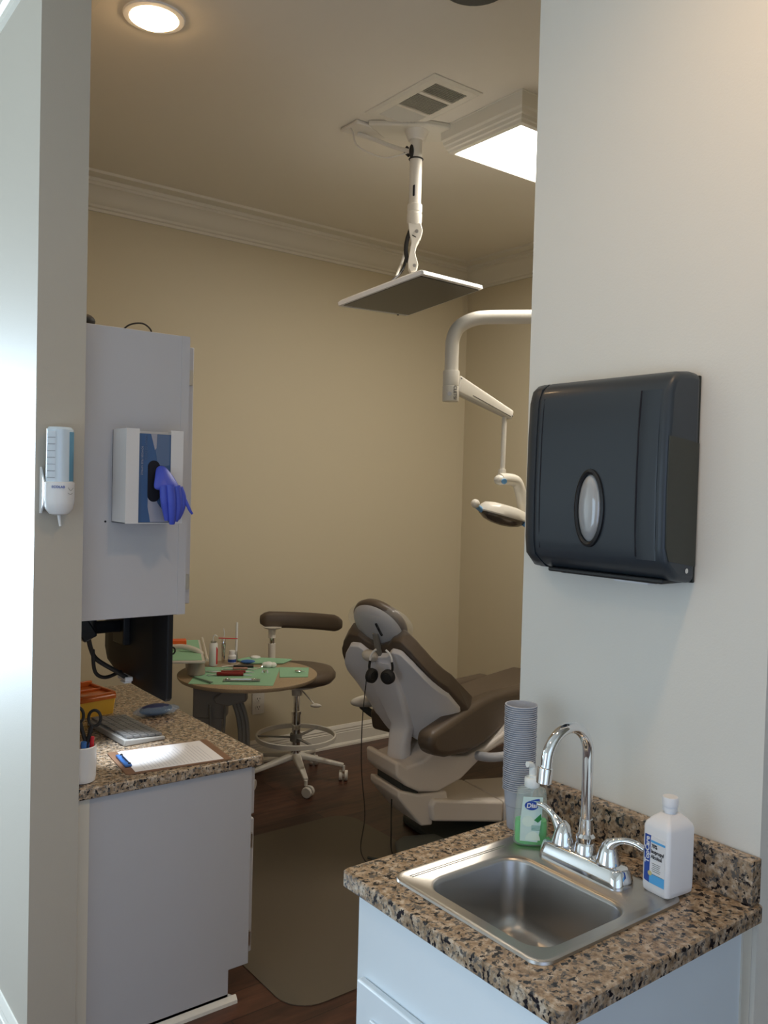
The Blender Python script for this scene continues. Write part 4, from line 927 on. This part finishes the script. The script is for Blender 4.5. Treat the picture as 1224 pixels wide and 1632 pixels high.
b.build('panel_moulding', cab_m, d, bevel=.002)
CZ = .860
# worktop with a hole for the sink
t = thing('sink_worktop', 'speckled brown granite worktop and splash holding the steel sink', 'worktop', (1.24, 1.07, .828))
sx0, sx1, sy0, sy1 = 1.004, 1.394, .880, 1.262
wx0, wx1, wy0, wy1 = .948, 1.503, .790, 1.344
b = MB()
def strip(b, x0, x1, y0, y1): b.bx(x0, x1, y0, y1, .828, CZ)
outer = []
def ringxy(x0, x1, y0, y1, r, n=5): return rrect(x1 - x0, y1 - y0, r, n, (x0 + x1) / 2, (y0 + y1) / 2)
O = ringxy(wx0, wx1, wy0, wy1, .014); I = ringxy(sx0 + .014, sx1 - .014, sy0 + .014, sy1 - .014, .02)
O2 = ringxy(wx0 + .003, wx1 - .003, wy0 + .003, wy1 - .003, .012)
rg = [[(p[0], p[1], CZ) for p in I], [(p[0], p[1], CZ) for p in O2], [(p[0], p[1], CZ - .003) for p in O], [(p[0], p[1], .831) for p in O], [(p[0], p[1], .828) for p in O2], [(p[0], p[1], .828) for p in I]]
b.rings(rg, closed=True); b.build('slab', gran_m, t, ang=40)
MB().bx(1.472, 1.5035, .800, 1.344, CZ, .942).build('backsplash', gran_m, t, bevel=.002)

# sink
t = thing('steel_sink', 'square brushed stainless steel drop-in sink', 'sink', (1.2, 1.07, .87))
b = MB()
bx0, bx1, by0, by1 = 1.036, 1.282, .912, 1.205
def rr_at(x0, x1, y0, y1, r, z): return [(p[0], p[1], z) for p in rrect(x1 - x0, y1 - y0, r, 8, (x0 + x1) / 2, (y0 + y1) / 2)]
rim = [rr_at(sx0, sx1, sy0, sy1, .030, CZ + .0005), rr_at(sx0 + .001, sx1 - .001, sy0 + .001, sy1 - .001, .030, CZ + .005), rr_at(sx0 + .006, sx1 - .006, sy0 + .006, sy1 - .006, .027, CZ + .0065),
       rr_at(sx0 + .010, sx1 - .010, sy0 + .010, sy1 - .010, .024, CZ + .0045), rr_at(bx0 - .004, bx1 + .004, by0 - .004, by1 + .004, .050, CZ + .0045), rr_at(bx0, bx1, by0, by1, .048, CZ + .002)]
b.rings(rim, caps=False); b.build('rim', steel_m, t, ang=50)
bowl = [rr_at(bx0, bx1, by0, by1, .048, CZ + .002), rr_at(bx0 + .004, bx1 - .004, by0 + .004, by1 - .004, .046, CZ - .008), rr_at(bx0 + .010, bx1 - .010, by0 + .010, by1 - .010, .044, CZ - .105),
        rr_at(bx0 + .016, bx1 - .016, by0 + .016, by1 - .016, .042, CZ - .128), rr_at(bx0 + .030, bx1 - .030, by0 + .030, by1 - .030, .036, CZ - .140), rr_at(bx0 + .08, bx1 - .08, by0 + .08, by1 - .08, .02, CZ - .143)]
bb = MB(); bb.rings(bowl, caps=False)
vs = [v for v in bb.bm.verts if v.co.z < CZ - .1425]
bmesh.ops.contextual_create(bb.bm, geom=vs)
o = bb.build('bowl', steelb_m, t, ang=60)
so = o.modifiers.new('s', 'SOLIDIFY'); so.thickness = .0012; so.offset = 1
MB().lathe(((bx0 + bx1) / 2, (by0 + by1) / 2, CZ - .143), [(.038, .0008), (.036, .0025), (.028, .001), (.012, -.0), (.001, -.0)], n=28).build('drain', chrome_m, t)
b = MB()
for y in (sy1 - .024, sy1 - .030): b.tube([(sx0 + .03, y, CZ + .0046), (sx1 - .11, y, CZ + .0046)], .0010, 6, sm=1)
b.build('pressed_ridge', steel_m, t)
SZ = CZ + .0048

# faucet
FX, FY = 1.336, 1.068
t = thing('chrome_faucet', 'chrome two-handle gooseneck faucet behind the sink bowl', 'faucet', (FX, FY, SZ))
b = MB(); b.rings([[(p[0], p[1], z) for p in rrect(.062 - q, .205 - q, .020, 6, FX, FY)] for q, z in ((0, SZ), (.002, SZ + .010), (.012, SZ + .030), (.020, SZ + .034))])
b.build('deck_plate', chrome_m, t, ang=50)
b = MB(); b.lathe((FX, FY, SZ), [(.022, .032), (.020, .05), (.017, .055), (.018, .060), (.019, .066), (.014, .072), (.0125, .10)], n=28); b.build('spout_collar', chrome_m, t)
pts = [(FX, FY, SZ + .06), (FX, FY, 1.00), (FX, FY, 1.07), (FX, FY, 1.092)]
for k in range(1, 10):
    a = R_(k * 18); pts.append((FX - .060 + .060 * math.cos(a), FY, 1.092 + .060 * math.sin(a)))
pts += [(FX - .1205, FY, 1.088), (FX - .123, FY, 1.083)]
b = MB(); b.tube(pts, .0108, 20, sm=4); b.build('gooseneck', chrome_m, t)
b = MB(); b.cyl((FX - .1225, FY, 1.088), (FX - .126, FY, 1.058), .0145, .0140, n=28); b.build('aerator', chrome_m, t, bevel=.0015)
for s, tip in ((1, ((0, .014, .068), (-.003, .030, .084), (-.005, .048, .093), (-.005, .062, .093))), (-1, ((0, -.006, .070), (.006, -.026, .082), (.012, -.048, .084), (.018, -.066, .078)))):
    hy = FY + s * .055
    b = MB(); b.lathe((FX, hy, SZ), [(.024, .030), (.024, .036), (.021, .045), (.018, .056), (.012, .070), (.004, .078), (.001, .079)], n=28)
    b.tube([(FX, hy, SZ + .050), *[(FX + p[0], hy + p[1], SZ + p[2]) for p in tip]], lambda q: max(.0062, .017 - .024 * q), 14, sm=5)
    b.build('handle', chrome_m, t, ang=60)
b = MB(); b.cyl((FX + .022, FY + .02, SZ + .03), (FX + .022, FY + .02, SZ + .052), .004); b.ball((FX + .022, FY + .02, SZ + .055), .007); b.build('lift_rod', chrome_m, t)

# isopropyl bottle
AM = frame((1.393, .921, SZ), (.995, -.09, 0), z=(0, 0, 1))   # local x = away (world +x), -y = near side, label on -x face
t = thing('alcohol_bottle', 'translucent white rubbing alcohol bottle with a blue and white label, by the granite splash', 'bottle', (1.392, .92, SZ))
b = MB(AM); W, Dp = .074, .061
b.rings([[(p[0], p[1], z) for p in rrect(W - q, Dp - q, .008, 5)] for q, z in ((.010, 0), (.002, .004), (0, .012), (0, .122), (.004, .129), (.018, .138), (.038, .147))])
b.build('bottle_body', milky_m, t, ang=40)
b = MB(AM); b.lathe((0, 0, 0), [(.0105, .146), (.0105, .151), (.0135, .152), (.0135, .158), (.012, .160), (.0145, .161), (.0150, .174), (.0135, .177), (.001, .177)], n=28); b.build('cap', milky_m, t)
LF = frame(AM @ Vector((-W / 2 - .0003, 0, .064)), AM.to_3x3() @ Vector((0, -1, 0)), z=AM.to_3x3() @ Vector((-1, 0, 0)))  # x = right in view, y = up
if LF.to_3x3().col[1].z < 0: LF = LF @ Matrix.Rotation(PI, 4, 'X')
o = MB(LF).prism(rrect(.046, .088, .002), -.0002, .0006).build('label', paper_m, t)
MB(LF).prism([(-.023, -.040), (-.021, -.042), (-.011, -.044), (-.010, .038), (-.009, .044), (-.023, .044)], .0006, .0009).build('navy_stripe', navy_m, o)
MB(LF).prism([(-.011, -.044), (.023, -.044), (.023, -.026), (-.011, -.026)], .0006, .0009).build('blue_field', blue_m, o)
MB(LF).prism([(-.009, .032), (.023, .032), (.023, .036), (-.009, .036)], .0006, .0009).build('blue_line', blue_m, o)
MB(LF).cyl((-.0095, -.026, .0009), (-.0095, -.026, .0013), .0045, n=20).build('seal', mat('seal_yellow', (.62, .55, .25), .5), o)
ZT = Matrix.Translation
text('brand_print', 'TopCare', .0135, LF @ ZT((-.0165, .016, .0012)) @ Matrix.Rotation(R_(90), 4, 'Z'), white_m, o, bold=.025)
for i, w_ in enumerate(('70%', 'Isopropyl', 'Alcohol')):
    text('product_print', w_, .0098, LF @ ZT((-.0010 if i == 0 else (.0062 if i == 1 else .0043), .0255 - i * .0098, .0012)), ink_m, o, bold=.02, sx=.80)
b = MB(LF)
for k in range(5): b.box((.004, -.006 - k * .0035, .0009), (.020 - .002 * (k % 3), .0009, .0003))
b.box((.0055, -.026, .0010), (.028, .0008, .0003)); b.build('fine_print', grey_m, o, flat=True)

# dish soap bottle
SM = frame((1.337, 1.212, SZ), (.75, -.66, 0), z=(0, 0, 1))   # x right in view, -y toward viewer
t = thing('hand_soap_bottle', 'clear pump bottle of green hand soap at the back corner of the sink', 'bottle', (1.345, 1.222, SZ))
W, Dp = .072, .040
def el(wq, dq, z, n=28): return [(wq / 2 * (abs(math.cos(a)) ** .62) * (1 if math.cos(a) > 0 else -1), dq / 2 * (abs(math.sin(a)) ** .75) * (1 if math.sin(a) > 0 else -1), z) for a in [2 * PI * k / n for k in range(n)]]
b = MB(SM); b.rings([el(W - .012, Dp - .01, .0005), el(W, Dp, .006), el(W, Dp, .045), el(W - .006, Dp - .003, .075), el(W - .010, Dp - .005, .108), el(W - .014, Dp - .008, .116), el(.03, .026, .122), el(.024, .024, .124)]); b.build('bottle_shell', clearp_m, t, ang=50)
b = MB(SM); b.rings([el(W - .016, Dp - .014, .003), el(W - .006, Dp - .006, .008), el(W - .006, Dp - .006, .043), el(W - .008, Dp - .007, .052)]); b.build('soap', soapg_m, t, ang=50)
b = MB(SM); b.lathe((0, 0, 0), [(.0150, .121), (.0160, .123), (.0160, .138), (.014, .141), (.007, .142), (.007, .160), (.001, .160)], n=24); b.bx(-.006, .006, -.010, .010, .140, .146)
b.tube([(0, 0, .150), (0, .0, .162), (-.004, -.004, .168), (-.012, -.010, .170)], .006, 10); b.build('pump', mat('pump_white', (.82, .86, .84), .3), t)
b = MB(SM); b.cyl((0, 0, .01), (0, 0, .125), .0025, n=10); b.build('dip_tube', clearp_m, t)
yl = -Dp / 2 - .0006
def lp(b, pts, d=0): return b.prism(pts, yl - .0004 - d, yl - d, 'y')
o = lp(MB(SM), [(-.024, .014), (.012, .012), (.016, .035), (.020, .07), (.021, .106), (-.019, .106), (-.024, .06)]).build('label', lab_m, t)
def disc(cx, cz, rx, rz, n=24): return [(cx + rx * math.cos(2 * PI * k / n), cz + rz * math.sin(2 * PI * k / n)) for k in range(n)]
lp(MB(SM), disc(-.002, .088, .014, .0095), .0005).build('blue_oval', navy_m, o)
lp(MB(SM), [(-.004, .099), (.014, .103), (.015, .099), (.010, .0975)], .0005).build('blue_swoosh', navy_m, o)
lp(MB(SM), [(.004, .058), (.018, .072), (.019, .060), (.012, .053)], .0005).build('leaf', mat('leaf_green', (.03, .25, .06), .5), o)
lp(MB(SM), disc(-.008, .055, .0125, .011), .0006).build('cucumber_slice', mat('cucumber', (.72, .86, .74), .5), o)
lp(MB(SM), [(.0155 * math.cos(R_(a)) + .002, .0185 * math.sin(R_(a)) * 1 + .016) for a in range(0, 181, 15)], .0006).build('cucumber_slice', MATS['cucumber'], o)
text('brand_print', 'Dial', .0135, SM @ ZT((-.002, yl - .0015, .088)) @ Matrix.Rotation(R_(90), 4, 'X') @ Matrix.Rotation(R_(4), 4, 'Z'), white_m, o, bold=.02, shear=.2)
b = MB(SM)
for k in range(4): b.box((.008, yl - .0010, .046 - k * .0028), (.018, .0004, .0009))
b.build('fine_print', mat('print_green', (.12, .35, .22), .6), o, flat=True)

# cups
CX, CY = 1.388, 1.297
prof_o = [(.0225, 0), (.0235, .003), (.0275, .050), (.0290, .052), (.0318, .0860), (.0352, .0863), (.0358, .0875), (.0352, .0888), (.0325, .0888), (.0308, .084), (.0265, .050), (.0225, .0035), (.001, .0035)]
def cup_mesh():
    b = MB(); n = 48; rings = []
    for i, (r, z) in enumerate(prof_o):
        rings.append([((r + (.0004 if (k % 2 and .004 < z < .05 and i < 4) or (i == 1 and k % 2) else 0)) * math.cos(2 * PI * k / n), (r + (.0004 if (k % 2 and i in (1, 2)) else 0)) * math.sin(2 * PI * k / n), z) for k in range(n)])
    b.rings(rings)
    return b
NC = 41; pitch = .0046
base = cup_mesh().build('plastic_cup', cup_m, ang=25, org=(0, 0, 0))
for i in range(NC):
    o = base if i == 0 else base.copy()
    if i: COL.objects.link(o)
    o.location = (CX + .0004 * math.sin(i * 1.3) - .0000 * i, CY + .0004 * math.cos(i * 2.1), CZ + .0006 + pitch * i)
    if i == 0: tag(o, 'lowest grey plastic cup of the tall stack, standing on the granite', 'cup', 'stack of grey cups')
    elif i == NC - 1: tag(o, 'topmost grey plastic cup of the tall stack, its open rim showing', 'cup', 'stack of grey cups')
    else: tag(o, 'grey plastic cup within the tall stack, only its rim showing', 'cup', 'cups inside the stack')

# paper towel dispenser
t = thing('paper_towel_dispenser', 'black smoked plastic paper towel dispenser on the right wall', 'dispenser', (1.45, 1.12, 1.43))
y0, y1 = .956, 1.290
side = [(1.504, 1.838), (1.470, 1.840), (1.432, 1.836), (1.410, 1.822), (1.400, 1.795), (1.396, 1.72), (1.394, 1.60), (1.396, 1.50), (1.402, 1.465), (1.440, 1.436), (1.504, 1.428)]
b = MB(); b.prism(side, y0, y1, 'y'); o = b.build('cover', smoke_m, t, bevel=.014, seg=4, ang=50)
# far side rolled edge reaching the wall
b = MB(); rg = []
for k in range(8):
    a = R_(90 * k / 7); q = 1 - math.cos(a) * 1.0
    sc = math.sin(a)
    rg.append([(1.504 - (1.504 - x) * (math.cos(a) * .97 + .02), y, z) for (x, z), y in [(p, 1.285 + .072 * math.sin(a)) for p in side]])
b.rings(rg); b.build('curved_end', smoke_m, t, ang=50)
def fx(z):
    f = side[3:9]
    for i in range(len(f) - 1):
        if f[i][1] >= z >= f[i + 1][1]:
            q = (z - f[i + 1][1]) / (f[i][1] - f[i + 1][1]); return f[i][0] * q + f[i + 1][0] * (1 - q)
    return 1.4
for yy, w in ((1.268, .0012), (1.020, .0022)):
    b = MB(); b.tube([(fx(z) - .0001, yy, z) for z in (1.80, 1.76, 1.70, 1.62, 1.54, 1.48)], w, 8); b.build('cover_seam', dark_m, o)
b = MB(); b.rings([[(fx(z) - q, y, z) for z in (1.80, 1.72, 1.62, 1.52, 1.475)] + [(fx(z) + .001, y, z) for z in (1.475, 1.52, 1.62, 1.72, 1.80)] for y, q in ((.975, .001), (.978, .0022), (1.016, .0022), (1.019, .001))]); b.build('raised_band', smoke_m, o)
MB().prism([(1.412, 1.475), (1.500, 1.462), (1.500, 1.702), (1.455, 1.708), (1.402, 1.712), (1.400, 1.60), (1.402, 1.50)], y0 - .0008, y0 + .001, 'y').build('paper_seen_through', smoke3_m, o)
MB().bx(1.497, 1.5045, .958, 1.355, 1.430, 1.834).build('back_plate', smoke2_m, t, bevel=.002)
M = frame((1.3945, 1.132, 1.570), (0, 1, 0), z=(-1, 0, 0))
b = MB(M)
def elp(rx, rz, z, n=36): return [(rx * math.cos(2 * PI * k / n), rz * math.sin(2 * PI * k / n), z) for k in range(n)]
b.rings([elp(.038, .080, -.003), elp(.037, .079, .004), elp(.033, .074, .006), elp(.029, .069, .003), elp(.029, .069, -.003)], caps=False, closed=True); b.build('window_bezel', black_m, o, ang=50)
b = MB(M); b.rings([elp(.029, .069, -.002), elp(.026, .064, .004), elp(.018, .046, .009), elp(.006, .016, .0105)]); b.build('sight_window', mat('sight_glass', (.34, .35, .36), .06, spec=1, coat=1), o, ang=60)
b = MB(); b.bx(1.43, 1.50, .98, 1.27, 1.428, 1.438); b.build('towel_slot_frame', black_m, t, bevel=.003)
MB().bx(1.44, 1.47, 1.00, 1.24, 1.4265, 1.428).build('slot', dark_m, t)
b = MB(); b.bx(1.44, 1.465, 1.02, 1.10, 1.423, 1.4265); tag(b.build('paper_towel', paper_m, t), 'white paper towel edge', 'x') ; 
for k_ in ('label', 'category'): pass
pt = [c for c in t.children if c.name.startswith('paper_towel')]
for c in pt:
    if 'category' in c: del c['category']
MB().cyl((1.470, y0 - .0002, 1.455), (1.470, y0 - .002, 1.455), .005, n=16).build('key_lock', chrome_m, t)

for o in bpy.data.objects:
    if '_o' in o: del o['_o']
